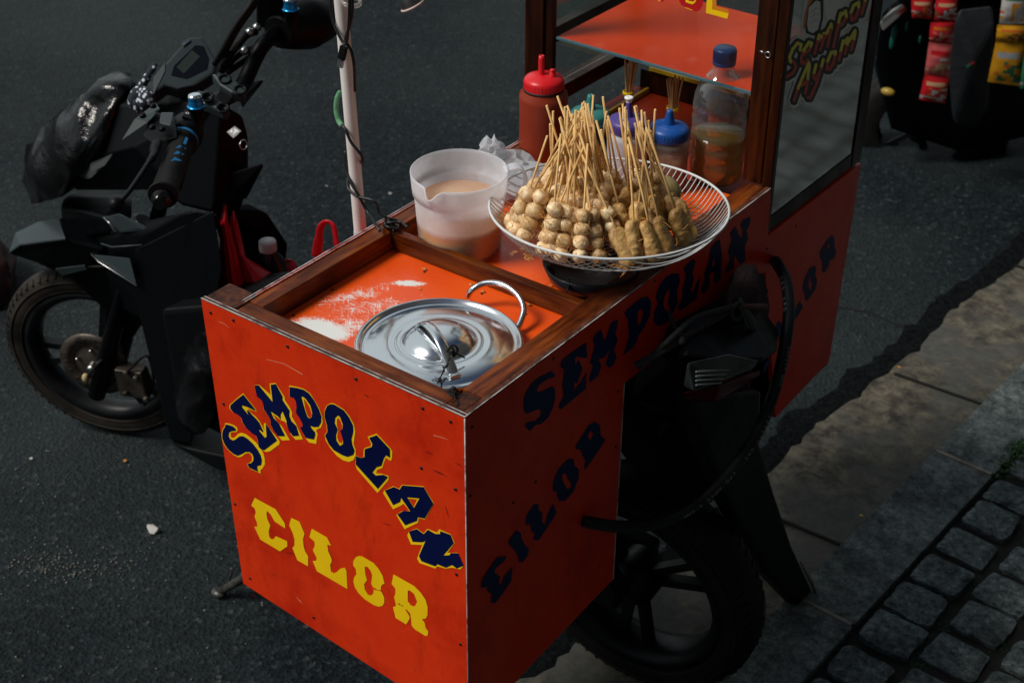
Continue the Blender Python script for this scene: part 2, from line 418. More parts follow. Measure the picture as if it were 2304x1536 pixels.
# pavement bed and setts
pb = B(); pb.faces([kp(-40,KW+.0,.016), kp(-40,40,.016), kp(40,40,.016), kp(40,KW+.0,.016)], [(0,3,2,1)])
tag(pb.build('pavement', M('pavement joint soil', (.005,.0055,.005), .95, c2=(.014,.014,.010), ns=40, bs=.8, bn=90, bd=.004)), None, None, kind='structure')
cb = B(); pitch_a, pitch_b = .098, .108
for ia in range(-14, 34):
    for ib in range(0, 26):
        a0 = ia*pitch_a + .03 + (.5*pitch_a if ib % 2 else 0)*.55 + random.uniform(-.004,.004); b0 = KW+.010+ib*pitch_b + random.uniform(-.003,.003)
        w, h = pitch_a-.013-random.uniform(0,.009), pitch_b-.014-random.uniform(0,.009)
        ctr = kp(a0+w/2, b0+h/2, 0); z = KH+random.uniform(-.004,.003); tl = V((random.uniform(-.03,.03), random.uniform(-.03,.03), 0))
        nx, ny = (10,10) if (ib < 10 and -4 < ia < 20) else (3,3)
        grid = []
        for i in range(nx):
            row = []
            for j in range(ny):
                fa, fb = i/(nx-1), j/(ny-1)
                e = min(fa,1-fa,fb,1-fb)
                da = (fa-.5)*w; db = (fb-.5)*h
                cor = (abs(fa-.5)*2)**6*(abs(fb-.5)*2)**6
                da *= 1-.07*cor; db *= 1-.07*cor
                P = ctr+KD*da+KN*db
                j1_ = .0035*noise.noise(P*23)
                P += (KD*noise.noise(P*19+V((5,0,0)))+KN*noise.noise(P*19+V((0,9,0))))*.0045*(1 if e < .01 else .3)+(KD*noise.noise(P*75)+KN*noise.noise(P*75+V((3,1,0))))*(.0028 if e < .01 else 0)
                zz = z+j1_+.0022*noise.noise(P*90)+tl.x*da+tl.y*db - (.0028 if e < .01 else 0)
                row.append(cb.bm.verts.new(V((P.x,P.y,zz))))
            grid.append(row)
        for i in range(nx-1):
            for j in range(ny-1):
                f = cb.bm.faces.new((grid[i][j], grid[i][j+1], grid[i+1][j+1], grid[i+1][j])); f.smooth = (0 < i < nx-2 and 0 < j < ny-2)
        rim = [grid[i][0] for i in range(nx)]+[grid[nx-1][j] for j in range(1,ny)]+[grid[i][ny-1] for i in range(nx-2,-1,-1)]+[grid[0][j] for j in range(ny-2,0,-1)]
        low = [cb.bm.verts.new(V((v.co.x,v.co.y,.010))) for v in rim]
        for k in range(len(rim)):
            k2 = (k+1) % len(rim); cb.bm.faces.new((rim[k], rim[k2], low[k2], low[k]))
bmesh.ops.recalc_face_normals(cb.bm, faces=cb.bm.faces[:])
SETT = stone('granite sett', (.018,.025,.027), (.105,.130,.134), (.27,.30,.30), 70)
tag(cb.build('paving_setts', SETT), None, None, kind='structure')
# weeds in a joint
def weeds(name, pts, n, hgt, label):
    w = B()
    for k in range(n):
        p = random.choice(pts)+V((random.gauss(0,.012), random.gauss(0,.012), 0)); a = random.uniform(0,6.3); L = random.uniform(.4,1)*hgt
        d = V((math.cos(a), math.sin(a), random.uniform(.3,1.4))).normalized(); s_ = d.cross(V((0,0,1))).normalized()*L*.28
        w.faces([p, p+d*L*.5+s_, p+d*L, p+d*L*.5-s_], [(0,1,2,3)])
    o = w.build(name, M(name, (.014,.055,.012), .6, c2=(.03,.09,.02), ns=90)); tag(o, label, 'weeds', kind='stuff'); return o
weeds('weeds', [onz(2290,1020,KH), onz(2265,1045,KH-.004), onz(2300,1005,KH), onz(2240,1060,KH-.006)], 420, .011, 'green weeds growing in the paving joint beside the kerb')
weeds('moss', [onz(2120,1408,.018), onz(2200,1330,.018), onz(2000,1440,.018), onz(2230,1385,.018), onz(2280,1470,.018), onz(2080,1490,.018)], 500, .005, 'sparse moss between the granite paving setts')
# loose grit and a crack
b = B(); rg = random.Random(12)
for k in range(420):
    if k < 200: u, v = rg.gauss(150,90), rg.gauss(1270,22)
    elif k < 300: u, v = rg.uniform(0,600), rg.uniform(980,1536)
    else: u, v = rg.uniform(0,1150), rg.uniform(0,600)
    p = onz(u, v, .002); b.ball(p, rg.uniform(.0008,.0024), 1, (1,.8,.6), .4, 4, k)
tag(b.build('grit', M('pale grit', (.10,.10,.09), .8, c2=(.24,.23,.20), ns=60)), 'pale grit scattered over the asphalt', 'grit', kind='stuff')
b = B(); cp_ = [onz(u,v,.001) for u, v in ((1880,688),(1925,698),(1960,702),(2000,722),(2040,738),(2062,748))]
for a_, c_ in zip(cp_[:-1], cp_[1:]): b.bar(a_, c_, .007, .001)
tag(b.build('road_crack', M('crack shadow', (.002,.002,.002), .9)), None, None, kind='structure')
# stray stones and leaf bits
_r = random.Random(5); o = B().hull([onz(343,1190,.006)+V((_r.uniform(-1,1)*.013,_r.uniform(-1,1)*.009,_r.uniform(-.006,.007))) for _ in range(16)]).build('white_stone', M('white stone', (.42,.42,.40), .8, bs=.5, bn=50)); tag(o, 'small white chipped stone lying on the dark asphalt', 'stone')
def chip(name, u, v, z, s, c, label, cat='leaf'):
    p = onz(u, v, z); b = B(); k = random.uniform(0,3)
    pts = [p+V((math.cos(t+k)*s*random.uniform(.6,1), math.sin(t+k)*s*random.uniform(.4,.8), random.uniform(.0005,.003))) for t in (0,1,2,3.2,4.4,5.4)]
    b.hull(pts+[q-V((0,0,.0006)) for q in pts]); o = b.build(name, M(name+' colour', c, .7)); tag(o, label, cat)
chip('fallen_leaf', 2025, 828, .004, .008, (.50,.20,.01), 'small orange leaf on the asphalt by the gutter edge')
chip('fallen_leaf', 282, 1037, .002, .006, (.42,.16,.03), 'tiny orange leaf bit on the road below the front wheel')
chip('paper_scrap', 70, 1032, .002, .006, (.5,.5,.45), 'tiny pale scrap on the road left of the front wheel', 'scrap')
chip('fallen_leaf', 1938, 1160, .014, .005, (.55,.38,.04), 'tiny yellow leaf bit on the gutter joint beside the kerb')
for (u, v, s) in ((770,420,.006),(878,435,.007),(160,1230,.003),(885,1000,.001)):
    pass
chip('paper_scrap', 878, 436, .002, .007, (.30,.31,.29), 'pale grey scrap on the road behind the white pole', 'scrap')
chip('paper_scrap', 735, 420, .002, .006, (.24,.25,.23), 'small grey scrap on the road left of the white pole', 'scrap')

# ------------------------------------------------------------------ the food cart
PA, PB_ = onz(452,672,T), onz(1046,940,T)
PE = onz(1735,425,T)
LX0 = onz(545,677,T); LX1 = onz(1165,318,T)
ZB = T-1.103*W_                      # bottom of the boxes
nF = (PB_-PA).normalized().cross(V((0,0,1))).normalized()     # front normal (towards -y)
if nF.y > 0: nF = -nF
dR = (PE-PB_).normalized(); nR = dR.cross(V((0,0,1))).normalized()
if nR.x < 0: nR = -nR
dL = (LX1-LX0).normalized()
cart = thing('food_cart', 'orange-red wooden street food cart with SEMPOLAN and CILOR lettering, straddling the motorcycle', 'food cart', (.2,.45,0))
def onF(u, v, off=0.): return onpl(u, v, PA+nF*off, nF)
def onR(u, v, off=0.): return onpl(u, v, PB_+nR*off, nR)
# panels (8 mm)
C0 = onF(547,1312); D0 = V((onF(1055,1560).x, onF(1055,1560).y, 0))
D0 = onF(1055,1643)
fp = B(); fp.mi = 0
fp.prism([PA, PB_, D0, C0], -nF*.008)
front_panel = fp.build('front_panel', RED, cart, bevel=.0006)
rpts = [onR(1046,940), onR(1735,425), onR(1728,530), onR(1938,368), onR(1866,812), onR(1745,940), onR(1722,612), onR(1405,862), onR(1380,1302), D0]
rpts[0] = PB_
rp = B(); rp.prism([p+nR*.0 for p in rpts], -nR*.008)
right_panel = rp.build('side_panel', RED, cart, bevel=.0006); right_panel['label'] = 'shaded right side panel with navy lettering and a cut-out for the motorcycle tail'
ZC = onR(1405,862).z; YC0, YC1 = onR(1405,862).y, onR(1722,612).y; YR = onR(1938,368).y; YF = .695
# laminate edge strips
def strip(b, p, q, n, w=.0016, h=.0010, in_=0):
    p, q = V(p), V(q); b.bar(p-n*in_, q-n*in_, w, h)
es = B()
strip(es, PA+V((0,0,.0006)), PB_+V((0,0,.0006)), nF, in_=.0008); strip(es, PA+V((0,0,.0006)), PB_+V((0,0,.0006)), nF, w=.001, in_=.0062)
strip(es, PB_+V((0,0,.0006)), PE+V((0,0,.0006)), nR, w=.0012, in_=.0006)
ed = B(); strip(ed, PA+V((0,0,.0002)), PB_+V((0,0,.0002)), nF, w=.0082, in_=.004); strip(ed, PB_+V((0,0,.0002)), PE+V((0,0,.0002)), nR, w=.0082, in_=.004); ed.build('panel_edge', M('dark ply edge', (.05,.012,.006), .6, c2=(.12,.05,.03), ns=60, spec=.15), cart)
es.tube([PB_+nF*.0002+V((0,0,-.001)), D0+nF*.0002], .0009, 5)
strip(es, onR(1405,862,.0004), onR(1380,1302,.0004), nR, w=.0009, h=.0009)
es.build('edge_strip', EDGE, cart)
# lettering traced onto the panels
def tr(crop, pts, pl):
    x0, y0, s = crop; return [pl(x0+a/s, y0+b/s) for a, b in pts]
def pp(s): 
    n = [int(x) for x in s.split()]; return list(zip(n[::2], n[1::2]))
F1, F2, F3, F4, F5 = (490,850,6.98), (640,860,6.144), (800,970,4.8), (560,1110,6.982), (780,1230,7.314)
SEMPOLAN = [
 (F1, "118 705 180 715 260 745 305 780 312 820 295 850 240 848 205 860 200 900 215 935 250 940 285 915 320 875 370 858 440 880 520 940 600 1010 670 1100 715 1180 738 1270 738 1360 700 1420 668 1450 672 1500 620 1470 540 1440 480 1400 455 1345 500 1330 535 1300 538 1240 515 1190 480 1175 430 1190 380 1230 330 1245 260 1215 170 1140 100 1050 65 960 62 880 72 810 105 760", "",
      "122 728 170 735 240 760 278 795 285 828 225 832 180 850 165 900 185 950 240 980 290 955 340 915 400 912 470 955 550 1030 620 1120 670 1210 690 1290 680 1365 620 1380 615 1400 632 1468 560 1440 490 1405 460 1345 520 1335 555 1300 560 1250 540 1195 490 1160 430 1160 370 1195 310 1220 250 1195 170 1130 110 1050 72 960 68 880 82 810 108 775", ""),
 (F1, "400 238 430 280 600 495 610 528 540 505 465 480 520 545 600 610 650 670 700 760 735 830 722 760 725 715 745 705 790 760 860 850 950 960 970 990 968 1040 820 1150 760 1160 690 1132 640 1080 625 980 600 900 540 870 450 790 385 700 370 630 310 570 240 540 185 480 180 430 300 320", "",
      "400 260 595 505 575 510 450 450 380 430 378 455 440 530 480 585 455 515 470 500 530 570 600 640 650 700 690 790 715 840 700 850 645 805 650 830 740 940 765 920 750 720 800 780 930 980 730 1130 690 1130 640 1080 628 980 600 900 540 870 450 790 388 700 372 630 310 572 240 538 195 480 195 430 300 335", ""),
 (F1, "570 115 648 105 830 265 815 88 908 78 1050 300 1055 350 1130 460 1165 540 1165 610 1230 720 1335 962 1225 970 1150 890 1060 690 990 660 900 590 870 575 930 680 1010 760 1130 975 1010 980 950 915 880 830 828 740 825 650 720 490 715 420 690 350 615 290", "",
      "572 118 640 112 860 378 828 105 910 95 1015 290 1012 340 1050 400 1125 510 1120 590 1150 670 1230 750 1275 905 1180 912 1115 830 1075 710 1080 680 1015 520 985 570 985 650 940 600 830 525 870 620 960 715 1055 912 945 912 880 830 830 740 825 650 722 490 715 420 690 350 615 290", ""),
 (F1, "1122 118 1250 140 1350 170 1450 240 1520 350 1590 470 1640 600 1648 700 1620 780 1560 805 1545 830 1570 880 1555 950 1545 1035 1430 1010 1380 945 1340 870 1290 775 1330 765 1330 720 1290 640 1225 540 1235 450 1225 370 1190 310 1122 292", "1350 325 1390 370 1440 450 1470 540 1475 600 1445 635 1410 590 1375 480",
      "1125 140 1240 155 1350 185 1430 240 1510 350 1580 480 1625 600 1620 700 1580 765 1510 770 1450 750 1480 800 1525 850 1530 890 1508 965 1380 940 1340 870 1290 775 1330 765 1330 720 1290 640 1225 545 1235 450 1225 370 1190 310 1125 290", "1310 300 1330 288 1380 330 1450 430 1480 540 1475 610 1440 638 1400 600 1360 480"),
 (F2, "640 285 690 292 830 380 900 470 960 580 978 680 965 780 955 850 985 930 985 1010 950 1075 890 1098 810 1075 720 1010 630 900 570 800 555 725 590 680 580 590 550 480 550 400 580 320", "745 490 775 530 800 600 795 650 775 670 790 730 808 790 795 845 750 820 730 750 745 660 725 590 725 520",
      "640 298 690 305 820 385 890 480 945 590 950 680 925 780 935 860 968 940 950 1000 870 1028 790 1000 680 935 610 850 560 735 595 680 585 590 553 480 555 400 590 320", "735 455 765 475 805 580 800 640 770 670 790 730 808 800 808 850 765 875 715 800 710 730 735 650 692 560 700 490"),
 (F2, "1275 705 1460 905 1490 950 1488 1040 1472 1085 1400 1040 1375 1110 1355 1180 1280 1210 1270 1255 1340 1260 1440 1290 1440 1345 1285 1525 1000 1195 980 1130 985 1010 1060 1040 1090 1030 1095 930 1110 905 1190 880 1200 850 1150 750", "",
      "1275 728 1455 920 1458 1040 1400 1005 1370 1050 1340 1150 1270 1170 1215 1240 1260 1285 1370 1275 1430 1305 1290 1470 985 1135 985 1015 1060 1042 1105 1030 1108 920 1205 890 1215 850 1168 765", ""),
 (F3, "305 640 410 590 470 620 500 575 735 592 845 775 750 950 680 935 675 985 530 1055 440 900 500 860 580 855 520 780 490 800 405 840 300 670", "570 725 665 735 630 815",
      "315 637 415 598 475 628 505 582 735 600 838 778 745 940 670 925 660 965 535 1012 450 895 520 855 590 862 490 715 480 760 405 795", "555 710 690 722 630 825"),
 (F3, "575 1080 660 1045 735 1100 775 1050 880 1090 905 1055 1030 1110 1070 1205 990 1310 1105 1308 1168 1450 1130 1488 1040 1470 975 1480 880 1455 865 1480 690 1420 665 1370 720 1225 600 1220 558 1125", "",
      "575 1080 660 1052 735 1108 780 1060 860 1105 910 1108 915 1075 1025 1115 1060 1205 945 1338 1015 1335 1025 1312 1105 1312 1165 1448 1090 1478 1040 1440 975 1470 880 1432 860 1455 710 1400 683 1345 755 1180 720 1195 615 1190", ""),
]
b = B()
for crop, yo, yh, no, nh in SEMPOLAN:
    b.mi = 1; b.poly(tr(crop, pp(yo), lambda u,v: onF(u,v,.0004)), [tr(crop, pp(yh), lambda u,v: onF(u,v,.0004))] if yh else [])
    b.mi = 0; b.poly(tr(crop, pp(no), lambda u,v: onF(u,v,.0008)), [tr(crop, pp(nh), lambda u,v: onF(u,v,.0008))] if nh else [])
b.build('lettering', [NAVY, YEL], front_panel)
CILOR = [
 (F4, "90 65 420 245 565 470 570 545 400 430 340 320 285 270 275 320 290 400 335 500 310 590 320 670 345 710 385 715 425 665 598 745 605 825 490 905 180 720 85 518 132 515 125 450 88 360 108 290 90 230 38 185", ""),
 (F4, "665 378 795 440 872 630 848 720 860 830 885 910 930 980 928 1138 762 1045 682 848 715 820 718 720 690 620 633 498", ""),
 (F4, "988 550 1225 685 1290 815 1232 800 1245 900 1300 1030 1300 1075 1275 1110 1290 1220 1330 1248 1370 1235 1440 1175 1505 1160 1532 1210 1548 1495 1068 1215 1002 1055 1055 1055 1065 1010 1005 885 1035 820 1030 750 950 680", ""),
 (F5, "200 145 260 155 440 260 520 350 590 470 622 600 580 620 562 660 565 710 590 770 615 830 620 910 590 965 530 980 450 955 300 860 190 750 130 650 110 560 125 490 160 450 150 360 105 300 110 230 150 165", "295 320 340 325 390 380 420 460 410 560 400 590 445 690 440 760 400 798 350 780 300 700 285 610 335 545 310 460"),
 (F5, "770 448 1110 640 1220 750 1300 870 1332 990 1330 1120 1300 1175 1240 1182 1285 1250 1300 1330 1340 1385 1335 1450 1300 1462 1120 1350 1070 1290 1060 1180 1045 1090 985 1025 965 1025 1035 1140 1035 1180 978 1270 805 1165 762 985 815 970 780 820 805 760 800 680 740 605", "1005 715 1040 712 1110 770 1160 900 1120 975 1060 960 1005 890"),
]
b = B()
for crop, o_, h_ in CILOR: b.poly(tr(crop, pp(o_), lambda u,v: onF(u,v,.0005)), [tr(crop, pp(h_), lambda u,v: onF(u,v,.0005))] if h_ else [])
# crack in the O and worn specks in the R show the red underneath
b.mi = 1
b.poly(tr(F5, pp("440 655 500 700 560 705 600 760 540 715 450 700"), lambda u,v: onF(u,v,.0007)))
b.mi = 2
for q in ("850 930 870 925 880 945 860 950", "880 950 905 955 930 965 915 975", "830 925 840 920 842 932"): b.poly(tr(F5, pp(q), lambda u,v: onF(u,v,.0008)))
b.build('lettering', [YEL, RED, SCREW], front_panel)
S1, S2, S3, S6 = (1160,720,5.907), (1380,470,4.8), (1070,940,3.658), (1700,500,4.267)
SIDE = [
 (S1, "460 675 525 710 510 760 430 785 330 850 285 910 295 960 380 930 490 875 525 910 530 1020 500 1160 440 1290 350 1375 270 1390 190 1475 125 1410 150 1355 260 1340 330 1280 340 1190 270 1190 140 1250 108 1190 105 1070 140 950 220 830 320 750 400 715", ""),
 (S1, "940 290 955 500 880 500 830 485 795 500 795 600 835 520 895 640 850 760 825 845 785 820 780 930 860 830 945 690 935 910 760 1060 600 1190 570 1140 640 1010 620 860 650 660 590 610 620 530 740 430", ""),
 (S1, "1135 120 1185 280 1260 60 1300 10 1370 0 1330 180 1360 270 1310 400 1345 490 1300 600 1240 635 1195 590 1250 400 1180 500 1100 520 1145 600 1100 740 1000 830 975 790 1030 600 990 570 1050 340 1025 250 1070 170", ""),
 (S2, "370 945 410 1000 400 1150 340 1270 260 1380 270 1400 210 1500 100 1580 120 1536 170 1380 160 1200 115 1130 160 1070 300 960", "300 1070 325 1120 300 1220 265 1270 262 1120"),
 (S2, "640 695 710 700 720 790 685 900 700 1010 650 1120 560 1240 480 1265 435 1220 440 1120 480 1020 455 950 500 820 570 730", "605 860 612 930 590 1000 620 1110 560 1090 540 1030 560 930"),
 (S2, "870 535 890 580 855 680 870 760 835 880 860 900 900 800 940 720 915 900 900 970 720 1100 695 1060 750 950 745 850 785 740 760 640 800 590", ""),
 (S2, "1150 325 1175 480 1160 720 1150 770 1095 805 1085 770 1100 680 1040 700 1040 820 1000 900 950 915 950 860 990 760 980 700 1030 560 1050 420 1110 350", "1085 530 1100 600 1060 630"),
 (S2, "1480 85 1480 150 1440 240 1460 320 1420 400 1430 560 1370 600 1310 500 1300 640 1215 690 1210 660 1260 540 1240 450 1280 340 1260 260 1320 185 1360 280 1385 320 1400 230 1375 180 1400 120", ""),
]
SIDE2 = [
 (S3, "180 1145 255 1135 240 1175 160 1240 160 1275 200 1300 195 1370 215 1375 240 1300 305 1225 295 1340 220 1450 165 1520 130 1520 140 1450 105 1430 95 1385 50 1400 55 1330 120 1230", ""),
 (S3, "340 920 375 950 380 990 410 1050 440 1070 435 1125 385 1190 360 1180 350 1130 315 1080 270 1030 280 1000", ""),
 (S3, "485 705 525 710 515 745 550 780 550 850 570 880 590 800 635 700 670 775 640 830 520 1005 475 1000 490 950 460 930 450 870 415 880 415 810", ""),
 (S3, "760 335 810 335 815 390 850 420 850 490 810 600 740 680 690 685 670 640 665 605 635 600 640 520 680 420", "720 455 750 460 755 500 785 530 785 570 760 588 735 550 712 500"),
 (S3, "980 30 1025 60 1030 140 1070 180 1010 275 965 340 900 430 895 400 905 350 880 310 865 260 825 255 825 225 880 140 930 60", "950 105 970 130 945 190 925 140"),
]
SIDE3 = [
 (S6, "735 120 760 150 760 240 780 285 745 360 715 360 700 430 660 490 640 470 645 380 620 340 620 280 680 180", "705 195 715 230 700 270 690 230"),
 (S6, "565 415 585 450 575 500 592 560 580 640 500 750 480 750 470 680 452 640 465 560 520 440", "525 520 535 570 550 600 530 660 512 620 512 560"),
 (S6, "425 755 460 810 395 920 350 950 335 900 345 840 375 870 385 830", ""), (S6, "230 940 255 980 250 1030 270 1050 240 1170 215 1080 190 1020 200 970", ""),
 (S6, "100 1330 150 1320 110 1400 80 1450 70 1400", ""),
]
for L in (SIDE, SIDE2, SIDE3):
    b = B()
    for crop, o_, h_ in L: b.poly(tr(crop, pp(o_), lambda u,v: onR(u,v,.0005)), [tr(crop, pp(h_), lambda u,v: onR(u,v,.0005))] if h_ else [])
    b.build('lettering', NAVY2, right_panel)
# scratches and dark nicks on the front face
scr = B()
for q in ("493 723 505 728 516 738 516 738.6 505 729 493 724", "600 808 640 818 682 842 680 842.6 640 819.2 600 809", "975 978 1000 985 1012 992 1000 986 975 979.5", "665 1340 675 1350 682 1358 675 1352"):
    n_ = [float(x) for x in q.split()]; scr.poly([onF(u, v, .0003) for u, v in zip(n_[::2], n_[1::2])])
scr.build('pale_scratch', [M('pale scratch', (.72,.30,.18), .5)], front_panel); scr = B()
scr.mi = 0
for (u, v, du, dv, w) in ((818,886,14,9,1.2),(955,1015,22,8,.9),(970,1055,38,18,.9),(1022,1040,20,10,.8),(560,1395-60,20,8,.5),(610,1290,10,5,.6),(1000,1135,10,30,1.2),(858,1175,25,8,.5),(640,1240,26,9,.6)):
    scr.poly([onF(u, v, .0003), onF(u+du*.5, v+dv*.4-w, .0003), onF(u+du, v+dv, .0003), onF(u+du*.5, v+dv*.5+w, .0003)])
scr.build('dark_scratches', [M('dark scratch', (.10,.006,.003), .6)], front_panel)
# screws
for (u, v) in ((474,703),(525,720),(503,908),(647,779),(801,852),(951,918),(1014,948),(948,1052),(1025,1100),(1027,1291),(1036,1448),(706,1388),(563,1300),(529,1133)):
    b = B(); p = onF(u, v, 0); b.lathe([(0,.0012),(.0016,.0012),(.0022,.0006),(.0024,.0001)], p, nF, 10)
    b.mi = 0; b.build('screw', SCREW, cart)
for (u, v) in ((1062,960),(1058,1115),(1245,806),(1390,880),(1385,1005),(1205,1083),(1155,1130),(1790,508),(1725,560),(1473,632)):
    b = B(); b.lathe([(0,.0012),(.0014,.0012),(.0020,.0006),(.0022,.0001)], onR(u,v), nR, 10); b.build('screw', SCREW, cart)
# rails
RW, RH = .024, .030; WPOST = wood('end grain', 2, .22)
TF = T-RH                                   # tray floor
def rail(name, p, q, inn, w=RW, h=RH, top=T-.0004, mt=WX, bev=.0015):
    p, q, inn = V(p), V(q), V(inn).normalized()
    a = [p, q, q+inn*w, p+inn*w]; a = [V((x.x,x.y,top)) for x in a]
    b = B(); b.prism(a, (0,0,-h)); return b.build(name, mt, cart, bevel=bev)
dF = (PB_-PA).normalized()
fi = -nF
p_l = onz(487,648,T)                         # back corner of the left post
post_w = .052
rail('corner_post', PA+fi*.0085+dF*.001, PA+fi*.0085+dF*post_w, fi, .040, .30, T+.0006, WPOST)
rail('rail', PA+fi*.0085+dF*(post_w+.0005), PB_+fi*.0085-dF*.0340, fi, RW, RH, T-.0010, WX)
rail('corner_post', PB_+fi*.0085-dF*.033, PB_+fi*.0085-dF*.0085, fi, .034, .30, T+.0004, WPOST)
sR = PB_-nR*.0085+dR*.044; rail('rail', sR, PE-nR*.0085, -nR, .030, RH, T-.0006, WY)
nL = V((dL.y,-dL.x,0)); 
if nL.x < 0: nL = -nL
l0 = LX0+dL*.006; l1 = LX0+dL*((YF-LX0.y)/dL.y)
rail('rail', l0+nL*.0065, l1+nL*.0065, nL, RW, RH+.001, T-.0004, WY)
lp = B(); z0 = ZB
lp.prism([V((LX0.x,LX0.y,T)), V((l1.x,l1.y,T)), V((l1.x,l1.y,ZC)), V((LX0.x,LX0.y,ZC))], nL*.006)
lo = lp.build('side_panel', RED, cart, bevel=.0005); lo['label'] = 'left side panel seen only as a thin upper edge'
b = B(); strip(b, V((LX0.x,LX0.y,T+.0006)), V((l1.x,l1.y,T+.0006)), nL, in_=-.0006); strip(b, V((LX0.x,LX0.y,T+.0006)), V((l1.x,l1.y,T+.0006)), nL, w=.001, in_=-.0050); b.build('edge_strip', EDGE, cart)
# divider bar
db0 = onz(884,521,T); db1 = onz(1345,697,T); dd = (db1-db0).normalized()
bn_ = V((-dd.y,dd.x,0)); 
if bn_.y < 0: bn_ = -bn_
st_ = db0; en = db0+dd*.338
rail('divider_bar', st_, en, bn_, .013, .026, T-.002, wood('dark rail wood', 0, .35))
# tray floor
fl = B(); q = [LX0+nL*.005-dL*.02, PB_-nR*.005-nF*(-.0), PE-nR*.005, l1+nL*.005]
q = [V((LX0.x+.006, PA.y+.009, 0)), V((PB_.x-.009, PB_.y+.009, 0)), V((PE.x-.009, YF, 0)), V((l1.x+.006, YF, 0))]
TRSP = [(.070-.0,.030,.075,.042,.0,.62), (.085,.10,.13,.055,.62,.31), (.155,.175,.055,.02,.9,.50)]
w1, w2, w3 = onz(735,745,TF), onz(800,665,TF), onz(918,638,TF)
org = V((.2,.45,0))
TRSP = [(w1.x-org.x-.008,w1.y-org.y-.004,.058,.036,math.radians(20),.66), (w1.x+.012-org.x,w1.y+.03-org.y,.09,.055,math.radians(45),.33), (w2.x-org.x,w2.y-org.y,.10,.040,math.radians(62),.345), (w3.x-org.x,w3.y-org.y,.034,.012,math.radians(35),.56), ((w3.x+w1.x)/2-org.x,(w3.y+w1.y)/2-org.y,.13,.07,math.radians(40),.31)]
TRAY = tray_laminate(TRSP)
fl.prism([V((p.x,p.y,TF+.0005)) for p in q], (0,0,-.006))
tray = fl.build('tray_floor', TRAY, cart)
for (u, v) in ((748,652),(660,710),(955,612),(1084,661),(1183,707),(816,808),(640,700)):
    B().lathe([(0,.0011),(.0016,.0011),(.0022,.0003)], onz(u,v,TF+.0005), (0,0,1), 8).build('screw', SCREW, cart)
# inner walls of the two hanging boxes and the bridge over the motorcycle
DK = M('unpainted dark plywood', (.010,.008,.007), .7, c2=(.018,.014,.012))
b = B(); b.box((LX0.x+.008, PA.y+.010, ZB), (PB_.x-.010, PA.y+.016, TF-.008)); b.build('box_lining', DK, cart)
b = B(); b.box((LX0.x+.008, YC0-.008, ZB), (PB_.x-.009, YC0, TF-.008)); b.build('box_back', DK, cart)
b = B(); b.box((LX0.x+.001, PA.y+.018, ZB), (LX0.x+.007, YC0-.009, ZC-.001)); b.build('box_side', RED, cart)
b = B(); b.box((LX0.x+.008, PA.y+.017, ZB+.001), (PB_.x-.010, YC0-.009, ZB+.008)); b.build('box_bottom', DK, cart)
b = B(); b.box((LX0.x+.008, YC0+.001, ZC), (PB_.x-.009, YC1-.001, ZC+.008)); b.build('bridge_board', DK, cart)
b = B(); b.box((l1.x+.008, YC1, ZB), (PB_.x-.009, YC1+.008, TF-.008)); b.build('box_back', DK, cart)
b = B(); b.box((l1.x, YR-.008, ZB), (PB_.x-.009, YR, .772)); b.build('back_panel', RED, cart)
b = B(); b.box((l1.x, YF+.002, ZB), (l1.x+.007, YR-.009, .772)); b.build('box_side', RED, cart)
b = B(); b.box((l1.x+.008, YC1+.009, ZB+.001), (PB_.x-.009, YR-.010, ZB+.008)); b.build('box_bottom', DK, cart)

# ---------------------------------------------------------------- display case on the cart
ZT = 1.40; XL = ony(1180,150,YF).x; XR = PE.x
SH = .980
CASE_IN = M('orange case laminate', (.62,.035,.003), .4, c2=(.74,.055,.005), ns=7, spec=.08)
def cbox(name, a, b_, mt, bev=.0015): q = B(); q.box(a, b_); return q.build(name, mt, cart, bevel=bev)
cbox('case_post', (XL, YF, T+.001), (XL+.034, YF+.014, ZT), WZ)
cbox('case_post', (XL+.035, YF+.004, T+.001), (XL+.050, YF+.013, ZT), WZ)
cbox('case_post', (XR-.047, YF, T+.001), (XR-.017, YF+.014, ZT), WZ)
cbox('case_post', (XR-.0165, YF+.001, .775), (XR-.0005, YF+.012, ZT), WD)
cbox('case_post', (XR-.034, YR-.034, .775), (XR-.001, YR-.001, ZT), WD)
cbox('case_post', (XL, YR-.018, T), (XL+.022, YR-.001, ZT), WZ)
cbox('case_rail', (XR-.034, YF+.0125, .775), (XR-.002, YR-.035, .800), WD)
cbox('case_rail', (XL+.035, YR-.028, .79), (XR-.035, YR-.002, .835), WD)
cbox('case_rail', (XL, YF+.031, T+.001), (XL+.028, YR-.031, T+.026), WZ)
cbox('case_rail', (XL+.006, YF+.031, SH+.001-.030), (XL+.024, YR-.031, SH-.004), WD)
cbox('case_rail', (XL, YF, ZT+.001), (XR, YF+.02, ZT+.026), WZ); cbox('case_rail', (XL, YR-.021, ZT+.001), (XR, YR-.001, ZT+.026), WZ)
cbox('case_floor', (XL+.029, YF+.001, .795), (XR-.035, YR-.029, .803), M('dull red case floor', (.22,.016,.004), .5, c2=(.34,.03,.006), ns=7, spec=.15), 0)
cbox('case_shelf', (XL+.052, YF+.012, SH-.003), (XR-.046, YR-.036, SH), CASE_IN, 0)
b = B(); b.box((XL+.052, YF+.0085, SH-.0035), (XR-.046, YF+.0115, SH+.0005)); b.build('shelf_edge', M('blue-grey glass edge', (.06,.14,.18), .2), cart)
b = B(); b.box((XL+.057, YF+.030, .803), (XL+.062, YR-.04, .812)); b.box((XL+.063, YR-.046, .845), (XR-.05, YR-.041, .851)); b.build('yellow_trim', M('yellow trim', (.50,.30,.01), .5), cart)
b = B(); b.box((XL+.063, YR-.040, .804), (XR-.05, YR-.036, .850)); b.build('back_board', WD, cart)
